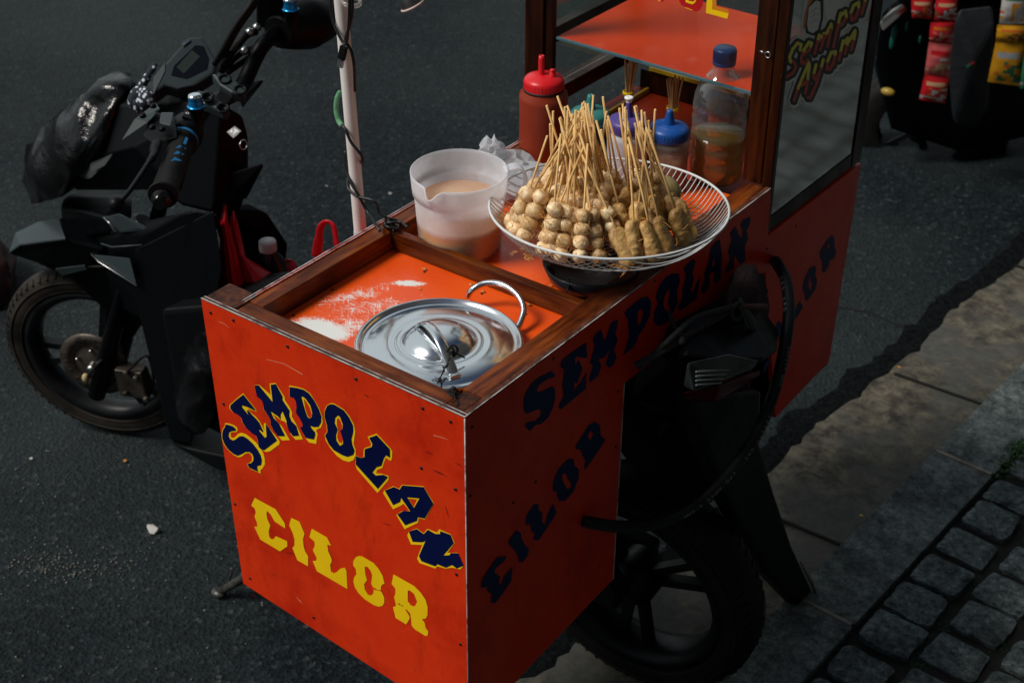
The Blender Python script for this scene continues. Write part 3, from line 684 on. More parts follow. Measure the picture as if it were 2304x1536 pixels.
GL = clear('case glass', (.92,.95,.93), -.01, 1.5, .01)
GLR = clear('side window glass', (.50,.53,.49), .44, 1.6, .07)
b = B(); b.box((XL+.0505, YF+.0045, SH+.0008), (XR-.0455, YF+.0080, ZT)); fpane = b.build('window_pane', GL, cart)
b = B(); b.box((XR-.0055, YF+.0125, .8005), (XR-.0035, YR-.0345, ZT)); rpane = b.build('window_pane', GLR, cart)
b = B(); b.box((XL+.035, YR-.012, .8355), (XR-.035, YR-.009, ZT)); b.build('window_pane', GL, cart)
b = B(); b.box((XL+.012, YF+.031, T+.027), (XL+.015, YR-.031, ZT)); b.build('window_pane', GL, cart)
# letters on the front pane (feet of P, O and L reach into view)
S5 = (1420,0,8.862)
def onP(off): return lambda u, v: ony(u, v, YF+.0045-off)
LT = [M('red vinyl', (.45,.008,.010), .4), YEL, M('orange vinyl', (.62,.20,.01), .4)]
b = B()
for mi, off, s_, hs in ((1,.0004,"1535 -560 1650 -540 1625 0 1610 190 1945 275 1915 380 1490 262 1510 0",""),
                        (2,.0004,"1656 -560 1735 -545 1700 0 1700 130 1900 185 1945 220 1945 275 1610 190 1630 0",""),
                        (0,.0004,"1010 -500 1090 -640 1300 -640 1430 -520 1450 -200 1430 100 1380 200 1310 240 1220 215 1080 160 990 90 950 0 960 -300",""),
                        (1,.0008,"1130 -450 1260 -470 1310 -360 1300 0 1280 50 1230 95 1085 50 1085 0 1100 -300","1165 -380 1250 -400 1270 -330 1270 10 1240 40 1140 20 1140 -100"),
                        (1,.0008,"1072 148 1150 175 1225 205 1222 214 1150 190 1068 160",""),
                        (1,.0004,"560 -600 620 -600 575 35 540 28",""), (0,.0004,"630 -600 700 -600 650 45 590 35","")):
    b.mi = mi; b.poly(tr(S5, pp(s_), onP(off)), [tr(S5, pp(hs), onP(off))] if hs else [])
b.build('lettering', LT, fpane)
# sticker on the side pane: stroke lettering "Sempol Ayam"
S4 = (1740,0,6.144)
def onG(u, v, off): return onx(u, v, XR-.0035+off)
def ribbon(b, pts, w, off, split=None, cols=(0,1)):
    P = []
    for i in range(len(pts)-1):
        n_ = max(1, int(math.hypot(pts[i+1][0]-pts[i][0], pts[i+1][1]-pts[i][1])/18))
        for k in range(n_): t = k/n_; P.append((pts[i][0]*(1-t)+pts[i+1][0]*t, pts[i][1]*(1-t)+pts[i+1][1]*t))
    P.append(pts[-1])
    for i, (x, y) in enumerate(P):       # overlapping round dabs, each nudged so that none lie in one plane
        x0, y0, s = S4; o_ = off+.000002*(i % 90)
        c = []
        for k in range(8):
            a = 2*math.pi*k/8; c.append(onG(x0+(x+math.cos(a)*w)/s, y0+(y+math.sin(a)*w*1.25)/s, o_))
        if split: b.mi = cols[0] if y < split[0]+split[1]*x else cols[1]
        b.faces(c, [tuple(range(8))])
WORD1 = ["370 690 385 620 335 600 270 680 225 790 235 850 290 870 310 930 270 1010 190 1060", "400 770 500 690 530 600 490 590 420 700 385 800 390 870 430 880 480 830",
 "635 490 570 740", "640 560 700 470 700 520 650 690", "705 530 800 340 800 400 745 640", "930 190 830 650", "930 220 1000 160 1010 230 960 330 890 380",
 "1180 40 1110 80 1070 190 1080 280 1130 260 1180 130 1180 40", "1290 -60 1220 190"]
WORD2 = ["285 1390 350 1200 490 870 500 900 460 1200 440 1290", "390 1180 480 1120", "590 900 550 1060 580 1100 640 1000", "690 830 600 1150 510 1350 480 1350",
 "860 720 800 730 750 850 740 960 780 960 840 840 860 720 830 900", "965 570 905 830", "970 600 1030 530 1030 580 990 740", "1040 580 1130 430 1125 500 1075 690"]
SP1, SP2 = (1062, -.81), (1510, -.85)
b = B()
for s_ in WORD1+WORD2: b.mi = 2; ribbon(b, pp(s_), 88, .0006)
b.mi = 2
b.poly([onG(S4[0]+x/S4[2], S4[1]+y/S4[2], .0003) for x, y in pp("460 -200 900 -250 1050 0 1200 0 1190 300 900 420 600 620 400 560 380 300 420 60")])
for s_ in WORD1+WORD2: b.mi = 3; ribbon(b, pp(s_), 58, .0010)
for s_ in WORD1: ribbon(b, pp(s_), 22, .0014, SP1)
for s_ in WORD2: ribbon(b, pp(s_), 22, .0014, SP2)
def gp(mi, off, s_): b.mi = mi; b.poly([onG(S4[0]+x/S4[2], S4[1]+y/S4[2], off) for x, y in pp(s_)])
gp(3, .0007, "560 -60 690 -60 690 250 650 430 560 500 450 460 440 330 450 200 500 60")
gp(4, .00085, "500 -20 560 -20 480 110 440 400 412 400 440 200")
gp(5, .0009, "590 10 650 30 655 250 615 420 545 465 482 430 465 340 480 220 490 110")
for s_ in ("540 170 590 115 640 120", "525 245 580 195 625 205", "520 325 570 280 610 290", "480 450 540 470 610 420"): b.mi = 3; ribbon(b, pp(s_), 5, .0011)
gp(5, .0008, "700 -60 900 -60 930 80 890 200 750 330 700 150")
b.build('sticker', [M('sticker yellow', (.9,.80,.09), .4), M('sticker dark red', (.6,.07,.04), .4), M('sticker pale outline', (.80,.83,.78), .4), M('sticker black', (.012,.017,.017), .4), M('sticker orange', (.8,.22,.04), .4), M('sticker white', (.85,.87,.82), .4)], rpane)
# latch on the post
b = B(); p = ony(1728,124,YF-.0015); b.torus(p, .0040, .0011, (0,1,0), 20, 6); b.tube([p+V((-.004,0,.001)), p+V((-.012,-.001,.003))], .0012, 6); b.build('latch', STEELD, cart)

# ---------------------------------------------------------------- things on the tray
def screwcap(b, c, r, h, z): pass
# pan with its lid
LZ = .838; lc = onz(988,772,LZ)
pan = thing('cooking_pan', 'stainless steel pan with a loop handle, sunk in the front compartment under its lid', 'pan', (lc.x,lc.y,TF))
b = B(); R = .1015
b.lathe([(0,.0015),(.075,.0015),(.090,.006),(.0935,.013),(.0915,.013),(.088,.007),(.074,.003),(0,.003)], (lc.x,lc.y,TF), n=64); b.build('pan_body', STEEL, pan)
hp = [onz(1052,668,TF+.014), onz(1062,652,TF+.026), onz(1092,637,TF+.034), onz(1130,640,TF+.036), onz(1163,662,TF+.032), onz(1178,692,TF+.024), onz(1172,722,TF+.014), onz(1158,748,TF+.006)]
b = B(); b.tube(arc(hp, 6), .0040, 12); b.build('loop_handle', STEEL, pan)
lid = thing('pan_lid', 'round shiny steel pan lid with an arched strap handle, lying on the pan', 'pan lid', (lc.x,lc.y,LZ-.006))
b = B(); z0 = LZ
prof = [(R-.003,-.0035),(R,-.001),(R+.0005,.0012),(R-.0015,.003),(R-.004,.0028),(R-.006,.0002),(R-.0085,-.0018),(R-.013,-.0014),(R-.016,.0006),(.062,.0030),(.058,.0032),(.0555,.0024),(.0525,.0030),(.048,.0040),(.0455,.0030),(.0435,.0058),(.040,.0095),(.034,.0135),(.026,.0168),(.016,.0190),(.007,.0198),(0,.020)]
b.lathe(prof, (lc.x,lc.y,z0), n=96); b.build('lid_plate', STEEL, lid)
h0, h1 = onz(938,742,z0+.006), onz(1020,842,z0+.004); hm = (h0+h1)/2
hd = (h1-h0).normalized(); hs = V((-hd.y,hd.x,0)).normalized()
hl = (h1-h0).length
pts = [h0-hd*.004+V((0,0,.000)), h0+hd*.004+V((0,0,.005)), h0+hd*hl*.2+V((0,0,.022)), h0+hd*hl*.45+V((0,0,.029)), h0+hd*hl*.7+V((0,0,.024)), h0+hd*hl*.93+V((0,0,.008)), h1+V((0,0,.001)), h1+hd*.006+V((0,0,.000))]
P = arc(pts, 5); b = B(); rings = []
for i, p in enumerate(P):
    t = (P[min(i+1,len(P)-1)]-P[max(i-1,0)]).normalized(); nn = hs.cross(t).normalized(); wd = .0066 if 3 < i < len(P)-4 else .0078
    rings.append([b.bm.verts.new(p+hs*wd*math.cos(a)+nn*.0022*math.sin(a)) for a in [2*math.pi*k/10 for k in range(10)]])
for i in range(len(rings)-1):
    for k in range(10): b.bm.faces.new((rings[i][k], rings[i][(k+1)%10], rings[i+1][(k+1)%10], rings[i+1][k])).smooth = True
b.bm.faces.new(rings[0][::-1]); b.bm.faces.new(rings[-1]); bmesh.ops.recalc_face_normals(b.bm, faces=b.bm.faces[:])
b.build('strap_handle', STEEL, lid)
for p in (h0, h1):
    for s in (-.004,.004): B().ball(p+hs*s+V((0,0,.0012)), .0016, 1, (1,1,.6)).build('rivet', STEELD, lid)
# black twine tied round the handle, trailing to the corner post
def wob(a, b_, n, amp, seed=0):
    out = []
    for i in range(n+1):
        t = i/n; p = V(a).lerp(V(b_), t); out.append(p+V((noise.noise(V((t*9,seed,0))), noise.noise(V((t*9,seed,5))), noise.noise(V((t*9,seed,9)))))*amp*math.sin(math.pi*min(1,t*1.2+.1)))
    return out
tw = B(); kn = onz(1018,790,z0+.022)
for k in range(5): tw.torus(kn+V((random.uniform(-.002,.002),)*3), .0050+.0006*k, .0007, (hd+V((random.uniform(-.4,.4),random.uniform(-.4,.4),.2))).normalized(), 18, 5)
for k in range(3):
    tw.tube(wob(kn, onz(985,862,z0+.006), 26, .006, k*3.1), .00075, 5)
tw.tube(wob(kn, onz(1046,805,z0+.010), 12, .004, 8), .0010, 5)
for k in range(6): tw.tube(wob(onz(990,850,z0+.004), onz(985+random.uniform(-14,16),868+random.uniform(-14,8),z0+.002), 10, .004, k*2.7), .0005, 4)
tag(tw.build('twine', M('black twine', (.008,.007,.007), .8)), 'frayed black twine knotted round the pan lid handle', 'twine')
tw = B(); kn = onz(1020,884,T+.004)
for k in range(5): tw.torus(kn+V((random.uniform(-.002,.002),random.uniform(-.002,.002),.001*k-.001)), .003+.0006*k, .0008, (random.uniform(-.5,.5),random.uniform(-.5,.5),1), 16, 5)
tw.tube(wob(kn, onz(1030,912,T+.002), 10, .004, 1), .0009, 5); tw.tube(wob(kn, onz(1000,878,T+.002), 10, .004, 2), .0009, 5); tw.lathe([(0,.008),(.0028,.008),(.0032,.006),(.001,.0055),(.001,0)], kn, n=10)
tag(tw.build('twine', M('black twine b', (.006,.006,.006), .7)), 'black twine wound round a nail on the cart corner post', 'twine')

# measuring jug
JC = onz(1036,556,TF+.001); jb_ = V((JC.x,JC.y,TF+.001)); JH = .116
jug = thing('measuring_jug', 'frosted plastic measuring jug half full of orange sauce, with a pouring spout', 'jug', jb_)
JG = clear('frosted plastic', (.90,.92,.96), .02, 1.3, .3, .60, (.95,.97,1.0))
_nt = JG.node_tree; _m = [x for x in _nt.nodes if x.type == 'MIX_SHADER' and x.inputs[0].links and x.inputs[0].links[0].from_node.type == 'VALTORGB'][0]
_src = _m.inputs[0].links[0].from_socket; _tc = _nt.nodes.new('ShaderNodeTexCoord'); _sp = _nt.nodes.new('ShaderNodeSeparateXYZ'); _nt.links.new(_tc.outputs['Object'], _sp.inputs[0])
_mr = _nt.nodes.new('ShaderNodeMapRange'); _mr.inputs[1].default_value = .040; _mr.inputs[2].default_value = .050; _mr.inputs[3].default_value = .22; _mr.inputs[4].default_value = 1; _nt.links.new(_sp.outputs[2], _mr.inputs[0])
_mu = _nt.nodes.new('ShaderNodeMath'); _mu.operation = 'MULTIPLY'; _nt.links.new(_src, _mu.inputs[0]); _nt.links.new(_mr.outputs[0], _mu.inputs[1]); _nt.links.new(_mu.outputs[0], _m.inputs[0])
b = B(); n = 144; rings = []
spd = (onz(962,440,TF+JH)-V((jb_.x,jb_.y,TF+JH))); spa = math.atan2(spd.y, spd.x)
def jr(h): return .0535+.0075*(h/JH) if h < JH*.74 else .0535+.0075*(h/JH)+.0022
prof = [(0,0)]+[(h,1) for h in (.004,.008,.03,.06,JH*.70,JH*.738,JH*.745,JH*.82,JH*.9,JH*.96,JH)]
for h, f_ in prof:
    ring = []
    for k in range(n):
        a = 2*math.pi*k/n; r = jr(h) if f_ else .050; z = h
        da = (a-spa+math.pi) % (2*math.pi)-math.pi
        if h > JH*.74:
            w = math.exp(-(da/.15)**2)*max(0,(h/JH-.74)/.26); r += .015*w
            z -= .009*math.exp(-(da/.10)**2)*max(0,(h/JH-.74)/.26)**2
            z += .0*w
        ring.append(b.bm.verts.new(jb_+V((math.cos(a)*r, math.sin(a)*r, z))))
    rings.append(ring)
for i in range(len(rings)-1):
    for k in range(n): b.bm.faces.new((rings[i][k], rings[i][(k+1)%n], rings[i+1][(k+1)%n], rings[i+1][k])).smooth = True
b.bm.faces.new(rings[0][::-1])
jo = b.build('jug_body', JG, jug); so = jo.modifiers.new('s', 'SOLIDIFY'); so.thickness = .0016; so.offset = 1
SAUCE = M('orange sauce', (.95,.40,.015), .3, c2=(1.,.46,.03), sss=.3)
b = B(); b.lathe([(0,.0025),(.0495,.0025),(.0528,.010),(.0548,.044),(.0550,.0448),(0,.0448)], jb_, n=64); b.build('sauce', SAUCE, jug)
b = B(); b.lathe([(0,.0455),(.0552,.0455),(.0572,.072),(.0565,.073),(0,.073)], jb_, n=64); b.build('foam', clear('milky sauce', (.95,.80,.66), .0, 1.1, .6, .9, (1.,.80,.60)), jug)
ha = math.atan2(.75,.66); hdv = V((math.cos(ha),math.sin(ha),0)); sdv = V((-hdv.y,hdv.x,0)); r0 = jr(JH)
b = B()
hp = [hdv*(r0-.002)+V((0,0,JH-.006)), hdv*(r0+.012)+V((0,0,JH-.002)), hdv*(r0+.024)+V((0,0,JH-.010)), hdv*(r0+.026)+V((0,0,JH-.035)), hdv*(r0+.018)+V((0,0,JH-.07)), hdv*(r0-.003)+V((0,0,JH-.088))]
P = arc([jb_+p for p in hp], 5)
for i in range(len(P)-1):
    t = (P[i+1]-P[i]).normalized(); b.obox((P[i]+P[i+1])/2, t, sdv, t.cross(sdv), (P[i+1]-P[i]).length*.55, .0085, .0016)
b.build('jug_handle', JG, jug)

# squeeze bottles
def squeeze(name, label, base, r, h, capr, caph, noz, mats, tip=None, neck=.8, lean=None, body_in=None):
    t = thing(name, label, 'bottle', base, 'squeeze bottles in front of the glass case')
    b = B(); b.lathe([(0,0),(r*.94,0),(r,.004),(r*.98,h*.3),(r*.97,h*.62),(r*.99,h*.86),(r*.97,h*.93),(r*neck,h*.985),(r*neck,h)], base, n=40); b.build('bottle_body', mats[0], t)
    c = V(base)+V((0,0,h-.001)); b = B()
    b.lathe([(capr,0),(capr*1.01,.001),(capr,caph*.72),(capr*.93,caph*.92),(capr*.6,caph*1.12),(capr*.3,caph*1.2),(0,caph*1.2)], c, n=48)
    for k in range(36):
        a = 2*math.pi*k/36; b.bar(c+V((math.cos(a)*capr*1.003, math.sin(a)*capr*1.003, .002)), c+V((math.cos(a)*capr*1.003, math.sin(a)*capr*1.003, caph*.68)), .0008, .0008, (math.cos(a),math.sin(a),0))
    b.build('screw_cap', mats[1], t)
    b = B(); nb = c+V((0,0,caph*1.12)); nr, nt_, nh = noz
    off = V((0,0,0)) if lean is None else lean*capr
    b.lathe([(nr,0),(nr*.9,nh*.15),(nt_*1.15,nh*.8),(nt_,nh),(nt_*.5,nh),(nt_*.45,nh*.7),(0,nh*.7)], nb+off, n=20); b.build('nozzle', mats[1], t)
    if lean is not None:
        b = B(); b.lathe([(.0055,-.001),(.0048,.006),(.0030,.0075),(.0030,.009),(.0042,.010),(.0036,.0115),(0,.012)], nb-off*.5+V((.010,.004,-.001)), n=16); b.build('cap_stopper', mats[1], t)
    if tip is not None:
        b = B(); b.lathe([(nt_*1.1,0),(nt_*1.1,.004),(.0062,.005),(.0066,.0072),(.005,.008),(.0015,.0082),(0,.007)], nb+V((0,0,nh-.003)), n=24); b.build('nozzle_tip', tip, t)
    return t
p = onz(1221,362,TF); 
squeeze('squeeze_bottle', 'tall squeeze bottle of red chilli sauce with a red nozzle cap', V((p.x,p.y,TF)), .0365, .118, .0295, .0185, (.0050,.0040,.030), [M('chilli sauce bottle', (.23,.030,.012), .28, c2=(.28,.042,.018), sss=.15, ns=5), M('red cap plastic', (.62,.012,.018), .33)], lean=V((-.12,-.05,0)))
b = B(); q = V((p.x,p.y,TF+.1175)); b.torus(q, .0293, .0016, (0,0,1), 40, 6, 1.6); o = b.build('sauce_crust', M('dried sauce', (.02,.006,.004), .6, bs=.8, bn=90)); tag(o, 'dark dried sauce ring under the red bottle cap', 'sauce residue')
p = onz(1327,275,TF+.095); squeeze('squeeze_bottle', 'dark squeeze bottle with a teal green nozzle cap behind the skewers', V((p.x,p.y,TF)), .0295, .098, .0282, .0160, (.0085,.0042,.0225), [M('dark sauce bottle', (.02,.012,.010), .3), M('teal cap plastic', (.03,.19,.17), .4)])
p = onz(1412,292,TF+.095); squeeze('squeeze_bottle', 'white squeeze bottle with a purple cap and a white nozzle tip', V((p.x,p.y,TF)), .0290, .098, .0282, .0160, (.0075,.0036,.0255), [M('white sauce bottle', (.50,.50,.56), .35), M('purple cap plastic', (.07,.045,.22), .4)], tip=WHT)
p = onz(1503,318,TF+.072); squeeze('squeeze_bottle', 'short cloudy squeeze bottle of pale powder with a bright blue nozzle cap', V((p.x,p.y,TF)), .0310, .080, .0290, .0175, (.0090,.0040,.0225), [clear('cloudy bottle', (.85,.8,.75), .03, 1.45, .15, .35, (.6,.52,.45)), M('blue cap plastic', (.008,.07,.30), .35)])
pw = B(); pw.lathe([(0,.001),(.0290,.001),(.0290,.060),(0,.063)], V((p.x,p.y,TF)), n=32); o = pw.build('powder', M('seasoning powder', (.30,.17,.12), .8, c2=(.42,.28,.20), ns=70)); tag(o, 'brown seasoning powder inside the blue-capped bottle', 'powder')
# big water bottle with oil
p = onz(1608,398,TF); wb = V((p.x,p.y,TF)); R_ = .0395; Hb = .168; HS = 1.10
bt = thing('oil_bottle', 'clear plastic bottle a third full of amber oil with a dark blue screw cap', 'bottle', wb)
prof = [(0,.004),(.018,.001),(R_-.006,0),(R_-.001,.006)]
for z, k in ((.020,1),(.030,1),(.034,.955),(.038,1),(.050,1),(.054,.955),(.058,1),(.070,1),(.074,.955),(.078,1),(.090,1),(.094,.955),(.098,1),(.108,1),(.122,.95),(.136,.80),(.147,.58),(.153,.43),(.160,.40),(.168,.40)): prof.append(((.0142 if z >= .160 else R_*k), z*HS))
b = B(); b.lathe(prof, wb, n=56); b.build('bottle_body', clear('clear pet plastic', (.90,.93,.96), .07, 1.6, .04, .07, (.9,.93,.97), 1.8), bt)
m_, nt_, p_ = nodes('amber oil'); setc(p_, 'Base Color', (.80,.42,.05,1)); setc(p_, 'Transmission Weight', .9); setc(p_, 'Roughness', .04); setc(p_, 'IOR', 1.2)
OIL = clear('amber oil', (.50,.36,.05), .02, 1.25, .05, .34, (.62,.40,.03))
oz = [q for q in prof if q[1] < .064*HS]
b = B(); b.lathe([(r*.97, z+.0006) for r, z in oz]+[(R_*.965,.0645*HS),(0,.0645*HS)], wb, n=48); b.build('oil', OIL, bt)
b = B(); c = wb+V((0,0,.160*HS+.002)); b.lathe([(.0165,.0),(.0168,.001),(.0165,.004),(.0158,.0045),(.0162,.005),(.0162,.021),(.0150,.0235),(0,.0238)], c, n=40)
for k in range(40):
    a = 2*math.pi*k/40; b.bar(c+V((math.cos(a)*.0163, math.sin(a)*.0163, .006)), c+V((math.cos(a)*.0163, math.sin(a)*.0163, .020)), .0007, .0008, (math.cos(a),math.sin(a),0))
b.build('screw_cap', M('dark blue cap plastic', (.006,.030,.14), .35), bt)

# crumpled white plastic bag behind the jug
def crumple(b, c, sc, seed, sub=3, amp=.35, fr=2.2):
    c = V(c); g = bmesh.ops.create_icosphere(b.bm, subdivisions=sub, radius=1)
    for v in g['verts']:
        d = v.co.copy(); k = 1+amp*(1-2*abs(noise.noise(d*fr+V((seed,0,0)))))-amp*.5+amp*.45*(1-2*abs(noise.noise(d*fr*2.6+V((0,seed,0)))))
        v.co = c+V((d.x*sc[0],d.y*sc[1],d.z*sc[2]))*k
    return b
PBAG = clear('white carrier plastic', (.95,.96,.98), .03, 1.4, .2, .68, (.74,.77,.80))
b = B(); crumple(b, onz(1145,395,TF+.030), (.040,.040,.028), 3.3); crumple(b, onz(1108,345,TF+.065), (.016,.014,.020), 5.3, amp=.6)
crumple(b, onz(1200,415,TF+.030), (.045,.035,.024), 9.1)
tag(b.build('plastic_bag', PBAG), 'crumpled white plastic bag between the jug and the red sauce bottle', 'plastic bag')
# dark pot under the basket, on a red stand
ptc = onz(1290,628,TF+.028); 
b = B(); b.lathe([(0,.001),(.040,.001),(.056,.012),(.064,.032),(.062,.033),(.053,.014),(.038,.004),(0,.004)], (ptc.x-.003,ptc.y+.045,TF), n=48)
tag(b.build('cooking_bowl', M('dark enamel', (.020,.022,.026), .25)), 'dark metal bowl on the tray under the wire basket', 'bowl')
b = B(); q0, q1 = onz(1283,628,T+.004), onz(1266,690,T-.02); b.tube([q0, q0.lerp(q1,.3)+V((0,0,.001)), q1], [.0022,.0034,.0016], 6, flat=.4)
tag(b.build('black_strap', BLK), 'short black strap hanging over the divider bar below the basket', 'strap')

# ---------------------------------------------------------------- wire basket
BZ = .922; bc = onz(1370,462,BZ); BR = .1535; BD = .035; BB = .112
bk = thing('wire_basket', 'round white wire basket full of skewers standing over the tray', 'basket', (bc.x,bc.y,BZ-BD))
Rr = V((RT.x,RT.y,0)).normalized(); Fr = V((FW.x,FW.y,0)).normalized(); TILT = .058     # the basket leans slightly back
b = B(); b.torus(bc, BR, .0018, (0,0,1), 96, 8)
for v in b.bm.verts: v.co.z -= TILT*(v.co-bc).dot(Fr)
b.build('rim_wire', WIRE, bk)
b = B(); b.torus(bc+V((0,0,-BD+.0018)), BB*.86, .0014, (0,0,1), 80, 6)
for v in b.bm.verts: v.co.z -= TILT*(v.co-bc).dot(Fr)
b.build('base_ring', WIRE, bk)
wd = V((.41,.91,0)).normalized(); wn = V((wd.y,-wd.x,0)); b = B()
def bprof(r):
    """depth below the rim at plan radius r"""
    if r <= BB: return BD
    t = (BR-r)/(BR-BB); return BD*(1-(1-min(1,t))**2.1)
NWI = 36
for i in range(NWI):
    o_ = -BR+(i+.5)*2*BR/NWI; L = math.sqrt(max(0, BR*BR-o_*o_)); pts = []
    n_ = 26
    for k in range(n_+1):
        s = -math.cos(math.pi*k/n_)*L; r = math.hypot(s, o_); pts.append(bc+wd*s+wn*o_+V((0,0,-bprof(r)*(1 if r < BR-1e-6 else 0))))
    b.tube(pts, .00075, 5)
for v in b.bm.verts: v.co.z -= TILT*(v.co-bc).dot(Fr)
b.build('wire_mesh', WIRE, bk)

# ---------------------------------------------------------------- skewers
def stick_mesh(L, seed):
    b = B(); rr = random.Random(seed); w = rr.uniform(-.0015,.0015)
    b.tube([V((0,0,.004)), V((w,0,L*.5)), V((0,w,L))], .00142, 7)
    me = bpy.data.meshes.new('stick'); b.bm.to_mesh(me); b.bm.free(); me.materials.append(BAMB); return me
def fib(b, c, r, n, rr, mi=1, ln=1.):
    b.mi = mi
    for k in range(n):
        d = V((rr.gauss(0,1),rr.gauss(0,1),rr.gauss(0,1))).normalized(); t = d.orthogonal().normalized(); t.rotate(Matrix.Rotation(rr.uniform(0,6.28), 3, d))
        p = c+d*r*.98; b.tube([p, p+(t*.5+d*.25)*r*.7*ln, p+(t*1.0+d*.1)*r*1.1*ln], .00038, 3, cap=False)
def ball_mesh(seed, r):
    b = B(); rr = random.Random(seed); b.ball((0,0,0), r, 3, (1,1,.96), .17, 4, seed*1.3); fib(b, V((0,0,0)), r, 12, rr)
    me = bpy.data.meshes.new('meatball'); b.bm.to_mesh(me); b.bm.free(); me.materials.append(BALL); me.materials.append(CRUST); return me
def roll_mesh(seed, L, r):
    b = B(); rr = random.Random(seed); n_, m_ = 26, 18; rings = []
    for i in range(n_+1):
        t = i/n_; rad = r*(1-(abs(2*t-1))**9*.5)*(1-.28*t)
        rings.append([])
        for k in range(m_):
            a = 2*math.pi*k/m_; d = V((math.cos(a),math.sin(a),0)); P_ = V((math.cos(a)*1.4, math.sin(a)*1.4, t*4+seed))
            q = rad*(1+.22*noise.noise(P_)+.14*noise.noise(P_*3)+.08*math.sin(a*2+t*5+seed)); rings[-1].append(b.bm.verts.new(V((math.cos(a)*q, math.sin(a)*q*.62, t*L))))
    for i in range(n_):
        for k in range(m_): b.bm.faces.new((rings[i][k], rings[i][(k+1)%m_], rings[i+1][(k+1)%m_], rings[i+1][k])).smooth = True
    b.bm.faces.new(rings[0][::-1]); b.bm.faces.new(rings[-1])
    fib(b, V((0,0,L*.2)), r, 4, rr, ln=.8); fib(b, V((0,0,L*.7)), r, 3, rr, ln=.8)
    me = bpy.data.meshes.new('egg_roll'); b.bm.to_mesh(me); b.bm.free(); me.materials.append(ROLL); me.materials.append(CRUST); return me
SL = .155
sticks = [stick_mesh(SL*k, i) for i, k in enumerate((.93,.97,1.0,1.03,1.07))]
balls = [ball_mesh(i, .0112+.0006*(i%3)) for i in range(7)]
rolls = [roll_mesh(i, .050+.003*(i%3), .0150) for i in range(5)]
fc = onz(1342,514,BZ-BD+.014)
Rr = V((RT.x,RT.y,0)).normalized(); Fr = V((FW.x,FW.y,0)).normalized()
ORD = 'first second third fourth fifth sixth seventh eighth ninth tenth eleventh twelfth thirteenth fourteenth fifteenth sixteenth'.split()
sk = []
specs = [(.106, 29, 0.), (.080, 22, .2), (.060, 18, .1), (.040, 16, .3), (.020, 9, .5), (.004, 3, .2)]
for rad, cnt, ph in specs:
    for k in range(cnt):
        a = 2*math.pi*(k+ph)/cnt + random.uniform(-.10,.10)
        r_ = rad*random.uniform(.90,1.07)
        off = Rr*math.cos(a)*r_*1.06 + Fr*math.sin(a)*r_*.92
        base = fc+off; base.z = BZ-BD+.012+(.0 if rad > .09 else .010+.012*(1-rad/.08))
        if (V((base.x,base.y,0))-V((bc.x,bc.y,0))).length > BB+.016: 
            q = (V((base.x,base.y,0))-V((bc.x,bc.y,0))); q = q.normalized()*(BB+.016); base.x, base.y = bc.x+q.x, bc.y+q.y; base.z += .004
        base.z -= TILT*(base-bc).dot(Fr)
        rightness = off.dot(Rr)
        grp = 1 if rightness > .038 else 0
        cx = (.032 if grp else -.026)
        apex = fc+Rr*(cx+rightness*.10+random.gauss(0,.015))+Fr*(off.dot(Fr)*.10+random.gauss(0,.016)); apex.z = base.z+.15
        sk.append((base, apex, 'roll' if (rightness > .030 and off.dot(Fr) < .05) else 'ball', rad, off))
front_ball = sorted([i for i, s in enumerate(sk) if s[3] > .09 and s[4].dot(Fr) < -.01 and s[2] == 'ball'], key=lambda i: sk[i][4].dot(Rr))
front_roll = sorted([i for i, s in enumerate(sk) if s[3] > .09 and s[4].dot(Fr) < .03 and s[2] == 'roll'], key=lambda i: sk[i][4].dot(Rr))
for i, (base, apex, kind, rad, off) in enumerate(sk):
    r_ = off.dot(Rr); f_ = off.dot(Fr)
    if i in front_ball: lab = '%s meatball skewer from the left in the outer front row of the basket' % ORD[front_ball.index(i) % 16]
    elif i in front_roll: lab = '%s egg-roll skewer from the left in the outer row of the basket' % ORD[front_roll.index(i) % 16]
    elif kind == 'roll': lab = 'bamboo egg-roll skewer packed behind the outer rolls on the right of the basket'
    elif rad > .07 and f_ > .02: lab = 'bamboo meatball skewer at the back edge of the heap in the basket'
    elif rad > .07 and r_ < 0: lab = 'bamboo meatball skewer on the left flank of the heap in the basket'
    elif rad > .07: lab = 'bamboo meatball skewer just behind the front row of the heap'
    else: lab = 'bamboo meatball skewer standing in the crowded middle of the heap'
    z = (apex-base).normalized()
    x = z.cross(V((0,1,0))).normalized(); y = z.cross(x); sp = random.uniform(0,6.28)
    Mx = Matrix((x,y,z)).transposed().to_4x4() @ Matrix.Rotation(sp, 4, 'Z'); Mx.translation = base
    t = bpy.data.objects.new('skewer', None); COL.objects.link(t); t.matrix_world = Mx; t.empty_display_size = .02
    t['label'] = lab; t['category'] = 'skewer'; t['group'] = 'bamboo skewers in the wire basket'
    def part(nm, me, z_, rz=0, sc=1.):
        o = bpy.data.objects.new(nm, me); COL.objects.link(o); o.parent = t; o.location = (0,0,z_); o.rotation_euler = (random.uniform(-.2,.2) if nm != 'stick' else 0, 0, random.uniform(0,6.28)); o.scale = (sc,)*3
    part('stick', random.choice(sticks), -.002)
    if kind == 'ball':
        zz = .0
        for k in range(4 if rad > .09 else 3):
            s_ = random.uniform(.78,1.0); part('meatball', random.choice(balls), zz+.006, 0, s_); zz += .0195*s_
    else: part('egg_roll', random.choice(rolls), -.006, 0, random.uniform(.92,1.06))
